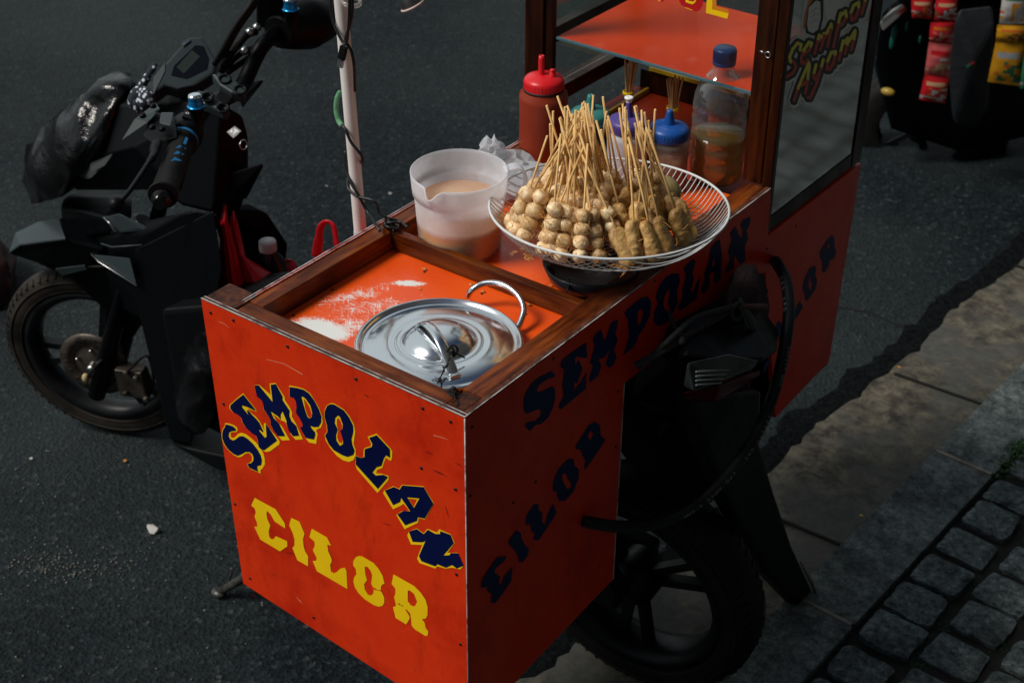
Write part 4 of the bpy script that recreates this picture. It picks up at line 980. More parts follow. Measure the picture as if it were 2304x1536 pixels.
# shreds, a cabbage fritter and crumbs
b = B(); rr = random.Random(4)
for (u, v, n_) in ((1140,505,60),(1560,493,46),(1400,615-10,30),(1190,580,20),(1480,520,30),(1330,420,30),(1460,415,30)):
    c = onz(u, v, BZ-BD+.008)
    for k in range(n_):
        p = c+V((rr.gauss(0,.008),rr.gauss(0,.008),rr.uniform(0,.012))); d = V((rr.gauss(0,1),rr.gauss(0,1),rr.gauss(0,.5))).normalized()
        b.tube([p, p+d*.005+V((0,0,.001)), p+d*.010+d.orthogonal()*.003], .00045, 3, cap=False)
tag(b.build('egg_shreds', CRUST), 'crisp orange egg shreds scattered among the skewers in the basket', 'egg shreds', kind='stuff')
b = B(); b.ball(onz(1495,425,BZ-BD+.030), .021, 3, (1.15,.8,.85), .12, 3, 5); tag(b.build('boiled_potato', M('boiled potato', (.20,.15,.06), .45, c2=(.27,.21,.09), ns=20, sss=.1)), 'smooth greenish tan potato behind the egg rolls in the basket', 'potato')
b = B()
for (u, v) in ((955,605),(1130,652),(1148,655),(945,650),(1190,685),(1087,655),(1310,680),(1060,640),(1118,700),(1240,642),(850,745)):
    p = onz(u, v, TF+.002); b.ball(p, .0016+rr.random()*.0014, 1, (1.4,.8,.5), .4, 4, u); b.tube([p, p+V((rr.gauss(0,.003),rr.gauss(0,.003),.0015))], .0004, 3)
tag(b.build('crumbs', CRUST), 'fried crumbs scattered on the orange tray round the pan', 'crumbs', kind='stuff')

# bundles of spare sticks inside the glass case
def bundle(u, v, z0, n_, h, label, spread=.010):
    c = onz(u, v, z0); c.y = max(c.y, YF+.04); t = thing('stick_bundle', label, 'bundle of sticks', c, 'bundles of bamboo sticks'); b = B(); rr = random.Random(int(u))
    for k in range(n_):
        a = rr.uniform(0,6.28); q = rr.uniform(.2,1)*spread; a2 = a+rr.uniform(2.2,3.9)
        b.tube([c+V((math.cos(a)*q*1.6,math.sin(a)*q*1.6,0)), c+V((math.cos(a2)*q*.5,math.sin(a2)*q*.5,h*.6)), c+V((math.cos(a2)*q*1.3,math.sin(a2)*q*1.3,h*rr.uniform(.92,1)))], .0014, 5)
    b.build('sticks', BAMB, t); b = B(); b.torus(c+V((0,0,h*.6)), spread*.75, .0016, (0,0,1), 24, 6, 2); b.build('rubber_band', YEL, t)
bundle(1408,330,.806,16,.150,'bundle of bamboo sticks tied with a yellow band inside the glass case')
bundle(1508,345,.806,26,.125,'second, fuller bundle of bamboo sticks inside the case behind the blue cap', .012)

# ---------------------------------------------------------------- pole, cables, lamp
p0 = onz(811,522,T-.03); pt = ony(764,-30,p0.y)
pole = thing('tent_pole', 'white PVC pole standing at the left rail of the cart', 'pole', (p0.x,p0.y,T-.10))
pdir = (pt-p0).normalized(); ptop = pt+pdir*.16
b = B(); b.tube([p0-pdir*.10, p0, pt, ptop], .0088, 28); b.build('pipe', PVC, pole)
b = B(); q = onz(811,498,T-.03+.02); b.tube([p0-pdir*.098, p0+pdir*.002], .0094, 20); b.build('pole_socket', EDGE, pole)
def onpole(u, v, off=.010): return ony(u, v, p0.y-off)
CBL = M('black cable', (.008,.008,.009), .4)
c1 = [onpole(790,-40), onpole(793,20,.012), onpole(788,55,.012), onpole(778,90,.014), onpole(790,115,.012), onpole(797,150,.01), onpole(799,205,.003)]
b = B(); b.tube(arc(c1,8), .0021, 8)
c2 = [onpole(745,-20,.006), onpole(746,35,.010), onpole(760,75,.014), onpole(778,100,.016), onpole(784,60,.015), onpole(786,10,.014), onpole(786,-30,.012)]
b.tube(arc(c2,8), .0019, 8)
c3 = [onpole(763,210,-.002), onpole(757,240,.002), onpole(760,270,.006), onpole(776,290,.012), onpole(790,320,.014), onpole(812,348,.012), onpole(815,360,.004), onpole(812,366,-.006)]
b.tube(arc(c3,8), .0021, 8)
c4 = [onpole(777,340,0), onpole(779,380,.006), onpole(790,412,.012), onpole(806,438,.014), onpole(826,475,.012), onz(845,505,T+.012), onz(855,520,T+.008)]
b.tube(arc(c4,8), .0021, 8)
c5 = [onpole(783,400,.002), onpole(784,425,.010), onpole(806,442,.014), onpole(835,450,.012), onpole(848,460,.010), onz(853,478,T+.02), onz(870,490,T+.014), onz(895,497,T+.008), onz(918,512,T+.006)]
b.tube(arc(c5,8), .0021, 8)
tag(b.build('cable', CBL), 'thin black cable wound down the white pole to the cart rail', 'cable')
b = B(); q = onz(880,508,T+.004)
for k in range(5): b.torus(q+V((random.uniform(-.004,.004),random.uniform(-.004,.004),.001)), .007+.001*k, .0019, (random.uniform(-.7,.7),random.uniform(-.7,.7),random.uniform(.2,.9)), 22, 6)
b.tube([q, q+V((.002,-.004,-.028))], .003, 8); b.tube([q+V((.005,0,0)), q+V((.008,-.006,-.022))], .003, 8)
tag(b.build('cable_knot', CBL), 'black cable knotted round the corner where the divider bar meets the left rail', 'cable knot')
b = B(); b.tube(arc([onpole(766,205,-.004), onpole(758,225,.001), onpole(757,250,.003), onpole(762,272,.006), onpole(770,284,.010)],6), [.0026]+[.0036]*20+[.0036]*3+[.0026], 8); 
tag(b.build('tape_wrap', M('green tape', (.05,.20,.09), .6, c2=(.16,.34,.20), ns=120)), 'mottled green tape wrapped round the cable on the pole', 'tape')
usb = thing('usb_plug', 'black usb plug with a metal end dangling against the white pole', 'plug', onpole(766,150,.016))
b = B(); a_, c_ = onpole(774,105,.016), onpole(768,134,.018); b.bar(a_, c_, .0100, .0056, (0,-1,0)); b.build('plug_body', BLK, usb, bevel=.0008)
b = B(); b.bar(onpole(768,135,.018), onpole(765,151,.019), .0082, .0036, (0,-1,0)); b.build('plug_shell', STEELD, usb)
lp0 = onpole(928,6,0); lamp = thing('clip_lamp', 'clip-on lamp whose pale rim dips into the top edge of the photo', 'lamp', lp0)
ax = V((-.45,-.2,1)).normalized(); b = B(); b.lathe([(.014,0),(.0145,.001),(.0135,.014),(.009,.030),(.006,.036),(0,.036)], lp0+V((0,0,-.004)), ax, 28); b.build('lamp_shade', STEELD, lamp)
b = B(); b.torus(lp0+V((0,0,-.004)), .0145, .0014, ax, 30, 8); b.build('lamp_rim', M('pale pink plastic', (.55,.42,.38), .4), lamp)
b = B(); b.tube(arc([lp0+ax*.032, lp0+V((-.02,0,.06)), lp0+V((-.05,0,.08)), V((ptop.x,ptop.y,lp0.z+.09))],6), .003, 8); b.build('lamp_arm', BLK, lamp)
b = B(); q = onpole(790,4,0); b.torus(q, .012, .0022, (.2,0,1), 24, 8, 1.6); tag(b.build('pole_clip', clear('clear clip plastic', (.9,.9,.9), .1, 1.5, .05, .3, (.7,.68,.66))), 'clear plastic clip ring round the pole at the top edge', 'clip')

exec_bike = True
# ---------------------------------------------------------------- the motorcycle under the cart
BA, BBk = V((-.848,.455,0)), V((.375,.53,0)); bd = (BBk-BA).normalized(); ln_ = math.radians(5)
bs_ = V((bd.y,-bd.x,0)); 
if bs_.y > 0: bs_ = -bs_
bn = (bs_*math.cos(ln_) + V((0,0,1))*math.sin(ln_)).normalized()      # towards the viewer's side
bu = (V((0,0,1))*math.cos(ln_) + bs_*math.sin(ln_)).normalized()      # up in the leaning plane
def bp(u, v, off=0.): return onpl(u, v, BA+bn*off, bn)
bike = thing('motorcycle', 'black motorcycle carrying the orange food cart, front wheel turned towards the viewer', 'motorcycle', (-.24,.49,0))
def wheel(ctr, fwd, lean, r, tw, hub, parent, nspk=3, nose=1):
    f = V(fwd).normalized(); s = V((f.y,-f.x,0))
    if s.y > 0: s = -s
    up = (V((0,0,1))*math.cos(lean)+s*math.sin(lean)).normalized(); ax = f.cross(up).normalized()
    if ax.y > 0: ax = -ax
    w = thing_part('wheel', parent, ctr)
    b = B(); b.lathe([(r*.76,-tw*.42),(r*.86,-tw*.52),(r*.955,-tw*.40),(r,-tw*.12),(r,tw*.12),(r*.955,tw*.40),(r*.86,tw*.52),(r*.76,tw*.42)], ctr, ax, 80)
    for k in range(64):
        a = 2*math.pi*k/64; d = f*math.cos(a)+up*math.sin(a)
        for sg in (-1,1): b.obox(V(ctr)+d*(r*.975)+ax*sg*tw*.33, d, ax*sg-d*.5, d.cross(ax), .0006, tw*.13, .0030)
    # moulded ridge on the sidewall
    b.torus(V(ctr)+ax*tw*.48, r*.90, .0022, ax, 80, 6); b.torus(V(ctr)+ax*tw*.46, r*.80, .0018, ax, 80, 6)
    b.build('tyre', TYRE, w)
    b = B(); b.lathe([(r*.765,-tw*.44),(r*.70,-tw*.40),(r*.66,-tw*.2),(r*.66,tw*.2),(r*.70,tw*.40),(r*.765,tw*.46),(r*.775,tw*.40),(r*.70,tw*.30),(r*.685,-tw*.3),(r*.765,-tw*.44)], ctr, ax, 80); b.build('rim', RIM, w)
    b = B()
    for k in range(nspk):
        a0 = 2*math.pi*k/nspk+nose
        for da in (-.20,.20):
            d0 = f*math.cos(a0+da*1.2)+up*math.sin(a0+da*1.2); d1 = f*math.cos(a0+da*.85)+up*math.sin(a0+da*.85)
            b.bar(V(ctr)+d0*hub*.8, V(ctr)+d1*r*.68, .014, .018, ax)
    b.lathe([(0,tw*.5),(hub*.55,tw*.5),(hub,tw*.32),(hub,-tw*.32),(hub*.55,-tw*.5),(0,-tw*.5)], ctr, ax, 32); b.build('spokes', RIM, w)
    return w, f, up, ax
def thing_part(name, parent, org):
    o = bpy.data.objects.new(name, None); COL.objects.link(o); o.parent = parent; o.location = V(org)-V(parent['org']); o['org'] = tuple(org); o.empty_display_size = .05; return o
fwc = V((-.848,.446,.200)); ph = math.radians(25)
w1_, f1, u1, a1 = wheel(fwc, (-math.cos(ph),-math.sin(ph),0), math.radians(5), .199, .054, .030, bike, 3, 1.95)
b = B(); dc = fwc+a1*.040; b.lathe([(.072,0),(.072,.003),(.045,.003),(.045,0),(.072,0)], dc, a1, 56)
for k in range(18):
    a = k*2*math.pi/18; d = f1*math.cos(a)+u1*math.sin(a); b.obox(dc+d*.060+a1*.0035, d, f1, a1, .003, .0015, .0012)
b.lathe([(0,.006),(.024,.006),(.030,.002),(.045,.001)], dc, a1, 28); b.build('brake_disc', IRON, bike)
for k in range(5):
    a = k*2*math.pi/5+.3; d = f1*math.cos(a)+u1*math.sin(a); B().ball(dc+d*.035+a1*.006, .0045, 1).build('disc_bolt', STEELD, bike)
b = B(); b.lathe([(0,.016),(.008,.016),(.010,.010),(.010,-.09),(0,-.09)], dc+a1*.008, a1, 16); b.build('axle', STEELD, bike)
# fork leg and caliper
ft = onpl(272,682,fwc+a1*.05,a1); fb = onpl(222,872,fwc+a1*.05,a1)
b = B(); b.tube([ft+(ft-fb)*.9, ft, fb], [.013,.0155,.0175], 16); b.tube([fb+(ft-fb).normalized()*.02, fb-(ft-fb).normalized()*.02], .017, 16); b.build('fork_leg', BLKM, bike)
b = B(); q = (ft-fb)*.9-a1*.1; b.tube([ft+q, ft-a1*.10, fb-a1*.10], [.013,.0155,.0175], 16); b.build('fork_leg', BLKM, bike)
b = B(); q = onpl(300,850,fwc+a1*.052,a1); b.hull([q+f1*x+u1*y+a1*z for x in (-.028,.026) for y in (-.034,.030) for z in (-.01,.018)]+[q-f1*.04+u1*.0]); 
for (x, y) in ((-.018,.02),(.010,-.022),(.0,.03),(-.03,-.03)): b.tube([q+f1*x+u1*y+a1*.018, q+f1*x+u1*y+a1*.027], .0055, 10)
b.build('brake_caliper', IRON, bike, bevel=.003)
b = B(); b.tube(arc([q+u1*.03+a1*.02, onpl(330,800,fwc+a1*.06,a1), onpl(345,860,fwc+a1*.06,a1), onpl(325,910,fwc+a1*.05,a1)],6), .003, 6); b.tube(arc([onpl(193,852,fwc+a1*.055,a1), onpl(215,825,fwc+a1*.07,a1), onpl(240,800,fwc+a1*.06,a1)],6), .0022, 6); b.build('brake_hose', RUB, bike)
b = B(); b.ball(onpl(193,850,fwc+a1*.056,a1), .0075, 2, (1,1,1.4)); b.build('reflector', M('amber reflector', (.42,.34,.16), .3), bike)
# front fender, turned with the wheel
def fp_(u, v, off=0.): return onpl(u, v, fwc+a1*off, a1)
b = B()
b.hull([fp_(16,572,.030), fp_(40,552,.036), fp_(150,536,.045), fp_(28,530,-.022), fp_(60,507,-.03), fp_(138,488,-.04), fp_(85,592,.045), fp_(185,620,.050), fp_(240,560,.045), fp_(60,560,.0), fp_(230,520,-.04)])
b.build('front_fender', BLKM, bike, bevel=.006)
b = B(); b.prism([fp_(20,566,.036), fp_(44,549,.042), fp_(148,535,.051), fp_(140,512,.010), fp_(133,489,-.034), fp_(85,498,-.03), fp_(34,523,-.018)], (0,0,-.006)); b.build('fender_top', GREYF, bike, bevel=.003)
b = B(); b.prism([fp_(80,592,.040), fp_(190,600,.05), fp_(300,600,.05), fp_(330,700,.05), fp_(300,760,.045), fp_(262,722,.045), fp_(215,680,.045), fp_(160,628,.045)], -a1*.085); b.build('fender_rear', BLKM, bike, bevel=.004)
b = B(); b.prism([fp_(124,606,.052), fp_(190,598,.052), fp_(196,606,.052), fp_(140,620,.052)], -a1*.004); b.build('fender_trim', GREYF, bike)
# fairing: faceted hulls either side of the leaning centre plane
def hullpart(name, pts, mt, bev=.004, parent=bike):
    b = B(); b.hull([bp(u, v, o) for u, v, o in pts])
    bmesh.ops.dissolve_limit(b.bm, angle_limit=math.radians(9), verts=b.bm.verts[:], edges=b.bm.edges[:])
    if len(pts) < 8: return b.build(name, mt, parent, bevel=bev)
    o = b.build(name, mt, parent, smooth=True); bv_ = o.modifiers.new('b', 'BEVEL'); bv_.width = max(.012, bev*2.5); bv_.segments = 5; bv_.limit_method = 'ANGLE'; bv_.angle_limit = math.radians(12); o.modifiers.new('w', 'WEIGHTED_NORMAL'); return o
hullpart('nose_cowl', [(137,462,.06),(140,500,.065),(165,545,.07),(235,530,.085),(262,515,.09),(236,488,.09),(175,470,.08),(150,440,.03),(135,455,-.02),(230,420,-.05),(300,440,.02),(300,500,.05)], BLKM)
hullpart('cowl_panel', [(236,488,.094),(268,480,.096),(312,514,.094),(342,516,.09),(342,521,.09),(256,525,.094),(262,515,.096),(268,490,.03)], GREYF, .002)
b = B(); b.tube([bp(233,489,.097), bp(258,513,.099), bp(252,524,.097)], .0016, 6); b.build('cowl_trim', STEELD, bike)
hullpart('side_cowl', [(140,540,.05),(220,600,.08),(345,520,.10),(430,470,.10),(495,480,.08),(470,600,.10),(400,760,.11),(330,690,.10),(260,690,.07),(200,560,.02),(470,600,-.06),(400,700,-.05)], BLKM, .006)
hullpart('side_panel_insert', [(205,571,.094),(222,588,.098),(308,643,.116),(292,580,.110),(270,590,.09)], GREYF, .002)
b = B(); b.tube([bp(205,571,.097), bp(222,589,.101), bp(308,643,.119)], .0013, 6); b.build('insert_trim', STEELD, bike)
b = B(); b.tube([bp(228,548,.10), bp(252,556,.102), bp(320,551,.104)], .0016, 6); b.build('cowl_trim', GREYF, bike)
hullpart('leg_shield', [(300,560,.10),(480,470,.10),(500,600,.12),(470,800,.13),(430,1000,.13),(382,990,.12),(365,860,.12),(345,760,.11),(300,660,.10),(480,600,-.10),(470,800,-.12),(440,940,-.12)], BLKM, .01)
hullpart('leg_shield_far', [(560,455,-.07),(602,478,-.08),(650,548,-.10),(645,600,-.10),(640,640,-.10),(500,560,-.02),(470,470,.0),(560,700,-.08)], BLK, .004)
hullpart('footboard', [(380,992,.12),(400,1000,.13),(520,1025,.13),(520,1062,.13),(500,1062,.13),(405,1010,.05),(520,960,-.10),(420,950,-.1)], BLK, .004)
hullpart('head_body', [(445,250,.05),(500,230,.04),(545,255,.0),(560,310,-.01),(555,345,.0),(500,330,.05),(440,420,.06),(400,460,.08),(480,480,.08),(560,420,-.02),(540,480,-.05),(380,330,.05),(360,400,.06)], BLKM, .006)
hullpart('knee_wing', [(515,390,.04),(596,364,.01),(592,380,.01),(555,450,.01),(520,440,.04),(540,400,.0)], BLK, .003)
hullpart('tank_wing', [(548,188,.0),(593,178,-.03),(594,184,-.03),(545,245,.0),(540,230,.03)], BLK, .003)
hullpart('dash_cowl', [(225,215,.0),(320,175,-.02),(400,200,.02),(480,230,.04),(300,330,.08),(180,360,.08),(150,380,.06),(170,430,.07),(400,430,.08),(430,300,.05),(240,240,.05),(150,300,-.04)], BLKM, .006)
hullpart('headlight', [(160,386,.088),(180,378,.090),(252,344,.100),(254,350,.100),(240,372,.098),(205,402,.096),(190,404,.092)], M('smoked headlight lens', (.03,.036,.038), .12, c2=(.06,.07,.07)), .002)
hullpart('windscreen', [(205,375,.103),(206,388,.103),(236,372,.104),(252,346,.104)], M('pale lens facet', (.07,.08,.08), .2), .001)
# emblem: small white wing mark on a black plate
b = B(); c = bp(525,297,.062); 
def em(u, v, o=.0): return onpl(u, v, c+(CAM-c).normalized()*o, V((.35,-.45,.82)))
b.poly([em(510,297,.0002), em(528,284,.0002), em(543,295,.0002), em(525,311,.0002)]); b.mi = 1; b.poly([em(515,297,.0008), em(523,289,.0008), em(524,300,.0008)]); b.poly([em(527,288,.0008), em(539,296,.0008), em(529,300,.0008), em(524,307,.0008), em(526,298,.0008)])
b.build('emblem', [STEELD, WHT], bike)
# instrument cluster
cn_ = V((.42,-.40,.80)).normalized(); cc = bp(418,148,.02)
def ic(u, v, off=0.): return onpl(u, v, cc+cn_*off, cn_)
cl = pp("345 213 348 172 372 142 424 84 452 82 470 106 486 135 482 165 440 192 400 200 372 192")
b = B(); b.prism([ic(u,v,0) for u, v in cl], -cn_*.035); clus = b.build('instrument_cluster', GREYF, bike, bevel=.004)
b = B(); b.poly([ic(u,v,.0008) for u, v in pp("385 170 392 148 440 102 458 104 470 132 466 156 420 178")]); b.build('dial_bezel', M('gloss black', (.004,.005,.007), .15), clus)
b = B(); b.poly([ic(u,v,.0016) for u, v in pp("397 152 432 113 450 128 414 166")]); b.build('dial_screen', M('grey lcd', (.022,.030,.026), .25), clus)
b = B(); b.prism([ic(345,213,.0012), ic(345,175,.0012), ic(371,141,.0012), ic(371,160,.0012)], -cn_*.02); b.build('cluster_trim', M('silver grey trim', (.10,.115,.12), .35, .4), clus)
b = B(); b.prism([ic(u,v,.003) for u, v in pp("408 98 424 86 428 92 412 104")], -cn_*.004); b.build('cluster_trim', STEELD, clus)
# handlebar
HL, HR = onz(370,437,.90), onz(775,-14,.985)
b = B(); hb = arc([onz(430,290,.905), onz(470,235,.925), onz(520,215,.945), onz(548,188,.950), onz(575,130,.975), onz(598,95,.99), onz(640,62,.99), onz(700,35,.985), HR], 8)
b.tube(hb, .0115, 18); b.build('handlebar', BLKM, bike)
ga, gb_ = onz(412,318,.905), onz(366,440,.90); gd = (gb_-ga).normalized()
grip = thing_part('grip', bike, ga)
b = B(); b.tube([ga, ga+gd*.010, ga+gd*.012]+[ga+gd*(.012+.008*k) for k in range(1,12)]+[gb_-gd*.004, gb_-gd*.002, gb_], [.021,.021,.0175]+[.0172+.0008*(k%2) for k in range(11)]+[.0178,.0205,.019], 24); b.build('rubber_sleeve', RUB, grip)
b = B(); b.tube([ga-gd*.003, ga+gd*.003], .0215, 28); b.build('blue_ring', CYAN, grip)
b = B(); sdn = gd.cross(CAM-ga).normalized(); vw = (CAM-ga); vw = (vw-gd*vw.dot(gd)).normalized()
def gq(t, w, r=.0185): a = w; return ga+gd*t+(vw*math.cos(a)+sdn*math.sin(a))*r
for (t0, t1) in ((.045,.055),(.062,.073),(.080,.093)): b.faces([gq(t0,.15), gq(t0,-.45), gq(t1,.35)], [(0,1,2)]); 
b.faces([gq(.018,-.05), gq(.018,-.28), gq(.038,-.28), gq(.038,-.05)], [(0,1,2,3)])
b.build('grip_inlay', CYAN, grip)
b = B(); b.tube([gb_, gb_+gd*.012, gb_+gd*.016, gb_+gd*.024], [.0125,.0135,.0105,.0085], 18); b.build('bar_end', M('gloss black metal', (.02,.02,.02), .15, .8), grip)
swc = onz(415,290,.915)
b = B(); b.tube([ga-gd*.050, ga-gd*.045, ga-gd*.010, ga-gd*.004], [.020,.026,.027,.023], 20, flat=.9); b.build('switch_housing', BLK, bike)
nn_ = vw; q = ga-gd*.028+vw*.0262; b = B(); b.obox(q, gd, gd.cross(vw), vw, .012, .013, .0022); b.build('switch_button', BLKM, bike, bevel=.001)
b = B(); b.obox(q+vw*.0026-gd*.0+sdn*(-.008), gd, gd.cross(vw), vw, .005, .0015, .0006); 
b.torus(q+vw*.0028, .0022, .0005, vw, 14, 5); b.torus(q+vw*.0028+sdn*.008, .0022, .0005, vw, 14, 5); b.build('switch_mark', WHT, bike)
# clutch lever with its bracket
lv = [onz(352,322,.925), onz(345,350,.923), onz(330,372,.920), onz(305,410,.913), onz(283,440,.906), onz(262,460,.902)]
b = B(); b.tube(arc(lv,6), [.010]*4+[.008]*6+[.0055]*17+[.0050]*4, 10, flat=.6); b.ball(lv[-1], .011, 2); b.build('lever', BLK, bike)
b = B(); b.hull([onz(u,v,z) for u, v, z in ((345,250,.93),(395,262,.93),(400,310,.925),(345,325,.92),(320,305,.92),(350,268,.90),(390,300,.90))]); b.build('lever_bracket', BLK, bike, bevel=.003)
b = B(); b.hull([onz(u,v,z) for u, v, z in ((302,268,.93),(352,230,.94),(362,245,.94),(335,275,.93),(300,298,.915),(272,318,.91),(300,290,.905))]); b.build('cable_bracket', GREYF, bike, bevel=.002)
for (u, v, z) in ((345,240,.945),(322,262,.94),(343,288,.937),(365,292,.935)): B().lathe([(0,.004),(.004,.004),(.005,0)], onz(u,v,z), (0.2,-.2,1), 10).build('bracket_bolt', BLKM, bike)
b = B(); b.hull([onz(u,v,z) for u, v, z in ((362,252,.945),(392,252,.945),(385,285,.94),(358,278,.94),(365,270,.93))]); b.build('bracket_cap', M('worn grey metal', (.06,.065,.07), .35, .6), bike, bevel=.002)
# mirror stubs: blue bolts
for (u, v, z) in ((440,228,.985),(653,10,1.05)):
    q = onz(u, v, z); b = B(); b.lathe([(.008,-.035),(.010,-.012),(.0125,-.010),(.0125,-.007)], q, n=20); b.build('mirror_boss', BLK, bike)
    b = B(); b.lathe([(.0125,-.007),(.009,-.005),(.0105,-.003),(.0085,0),(.0098,.003),(.0098,.007)], q, n=22); b.build('blue_bolt', BLUE, bike)
    b = B(); b.lathe([(.0098,.0072),(.0085,.010),(.003,.0108),(0,.0102)], q, n=20); b.build('bolt_cap', STEEL, bike)
# bar clamps
cp = V((.30,-.25,.92)).normalized(); c0 = onz(530,215,.968)
def cq(u, v, off=0.): return onpl(u, v, c0+cp*off, cp)
b = B(); b.prism([cq(u,v) for u, v in pp("475 165 500 168 530 180 555 205 548 214 520 208 495 192")], -cp*.018); b.build('bar_clamp', GREYF, bike, bevel=.004)
b = B(); b.prism([cq(u,v,-.004) for u, v in pp("440 200 462 205 500 228 518 245 505 254 480 242 455 232")], -cp*.018); b.build('bar_clamp', GREYF, bike, bevel=.004)
b = B(); b.prism([cq(u,v,-.010) for u, v in pp("482 222 500 190 530 212 508 240")], -cp*.010); b.build('clamp_bridge', BLK, bike, bevel=.002)
for (u, v) in ((506,179),(541,203),(467,220),(502,244)):
    b = B(); b.lathe([(.0095,0),(.0095,.0015),(.0065,.0015),(.0060,-.002),(0,-.002)], cq(u,v,.0005), cp, 20); b.build('clamp_bolt', BLKM, bike)
# right side of the bar: reservoir, throttle housing, cables
b = B(); b.hull([onz(u,v,z) for u, v, z in ((575,-5,1.05),(645,-5,1.06),(650,50,1.0),(625,75,.97),(575,60,.98),(600,20,.95),(640,20,.95))]); b.build('reservoir', BLKM, bike, bevel=.006)
b = B(); b.tube([onz(625,75,.99), onz(650,60,.99), onz(690,52,.99), onz(722,40,.985), onz(726,38,.985)], [.024,.036,.040,.036,.020], 18); b.build('throttle_housing', BLK, bike)
b = B(); b.hull([onz(u,v,z) for u, v, z in ((610,95,.97),(650,100,.96),(680,112,.955),(722,95,.96),(722,75,.97),(640,60,.98))]); b.build('lever_housing', BLK, bike, bevel=.004)
b = B(); b.tube([onz(726,38,.985), HR], .0175, 18); b.build('throttle_grip', RUB, bike); b = B(); b.tube([onz(714,18,1.0), onz(726,36,1.0)], .0022, 6); b.tube([onz(728,32,1.004), onz(748,24,1.005)], .0016, 6); b.build('grip_inlay', CYAN, bike)
b = B()
for pts in (([(585,-25,1.07),(565,10,1.06),(530,60,1.03),(505,105,1.0),(482,145,.97)]), ([(592,-25,1.07),(572,12,1.055),(537,62,1.025),(512,107,.995),(492,150,.96)])): b.tube(arc([onz(*q) for q in pts],6), .0042, 8)
b.build('control_cable', RUB, bike)
b = B()
b.tube(arc([onz(*q) for q in ((575,70,1.0),(555,78,1.0),(535,100,.99),(515,125,.98),(497,160,.955))],6), .0065, 10); b.tube(arc([onz(*q) for q in ((575,108,.98),(552,115,.98),(525,135,.97),(505,162,.955))],6), .0042, 8); b.tube(arc([onz(*q) for q in ((580,112,.97),(545,140,.965),(510,165,.955))],6), .0045, 8)
b.build('brake_hose', RUB, bike)
for (u, v, z) in ((562,73,1.003),(578,62,1.005),(550,115,.985)): B().ball(onz(u,v,z), .0075, 1).build('banjo_bolt', STEELD, bike)
b = B(); b.torus(bp(548,318,.03)+V((.01,-.01,0)), .008, .0012, (1,0,.2), 16, 5); b.build('key_ring', STEELD, bike)
# engine, seat and tail inside the cart's cut-out
def frame_pt(a, h, o): return BA+bd*a+bu*h+bn*o
b = B(); b.hull([frame_pt(a,h,o) for a, h, o in ((.30,.22,.09),(.30,.45,.08),(.62,.20,.09),(.95,.24,.08),(.98,.40,.07),(.60,.58,.08),(.30,.22,-.09),(.30,.45,-.08),(.62,.20,-.09),(.95,.24,-.08),(.98,.40,-.07),(.60,.58,-.08))]); b.build('engine', BLK, bike, bevel=.01)
b = B(); b.hull([frame_pt(a,h,o) for a, h, o in ((.95,.58,.09),(1.05,.59,.08),(1.28,.60,.045),(.95,.52,.09),(1.05,.52,.08),(1.26,.56,.05),(.95,.58,-.09),(1.05,.59,-.08),(1.28,.60,-.045),(.95,.52,-.09),(1.05,.52,-.08),(1.26,.56,-.05))]); b.build('seat', BLK, bike, bevel=.01)
XT = .49
def tx(u, v, x=XT): return onx(u, v, x)
b = B(); b.hull([tx(1440,760,.36), tx(1530,720,.44), tx(1680,640,.44), tx(1755,745,.50), tx(1752,790,.53), tx(1720,812,.54), tx(1640,812,.52), tx(1540,800,.48), tx(1535,890,.44), tx(1420,900,.36)]); b.build('tail_cowl', BLK, bike, bevel=.006)
b = B(); b.hull([tx(1545,815,.52), tx(1640,795,.53), tx(1708,810,.545), tx(1700,828,.545), tx(1620,860,.545), tx(1560,882,.53), tx(1535,870,.50)]); tl_ = b.build('tail_light', M('smoked tail lens', (.008,.010,.010), .1, c2=(.03,.04,.04), ns=30, spec=.3), bike, bevel=.003)
b = B()
for k in range(4): b.tube([tx(1566,836+k*10,.548), tx(1640-k*6,832+k*10,.549)], .0012, 6)
b.build('reflector_bars', M('silver reflector', (.22,.25,.25), .2, .8), tl_)
b = B(); b.hull([tx(1535,885,.50), tx(1620,866,.545), tx(1712,832,.545), tx(1710,845,.54), tx(1610,905,.52), tx(1540,905,.48)]); b.build('brake_lens', M('dark red lens', (.07,.004,.003), .2), bike, bevel=.002)
# rear fender hanging behind the wheel
b = B(); b.prism([tx(u,v,.50) for u, v in pp("1560 900 1716 880 1712 1000 1745 1110 1785 1230 1838 1345 1830 1385 1806 1375 1725 1290 1640 1130 1590 1010")], (-.035,0,.0)); b.build('rear_fender', BLK, bike, bevel=.008)
b = B(); b.tube([tx(1800,1262,.505), tx(1826,1310,.506), tx(1842,1350,.506), tx(1836,1384,.505)], [.0015,.003,.004,.002], 8); b.build('fender_edge', M('scuffed grey edge', (.10,.09,.075), .7, c2=(.2,.18,.15), ns=60), bike)
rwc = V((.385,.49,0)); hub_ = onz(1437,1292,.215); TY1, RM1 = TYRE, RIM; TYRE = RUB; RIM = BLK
w2_, f2, u2, a2 = wheel(hub_, (-bd.x,-bd.y,0), ln_, .212, .085, .040, bike, 3, .55)
b = B(); b.bar(hub_+a2*.055, frame_pt(.62,.26,.07), .03, .045); b.build('swing_arm', BLK, bike, bevel=.006)
b = B(); b.bar(hub_-a2*.055, frame_pt(.62,.26,-.07), .03, .045); b.build('swing_arm', BLK, bike, bevel=.006)
b = B(); b.tube([hub_+a2*.06+V((.0,0,.02)), frame_pt(1.05,.50,.08)], .016, 12); b.build('shock_absorber', BLK, bike)
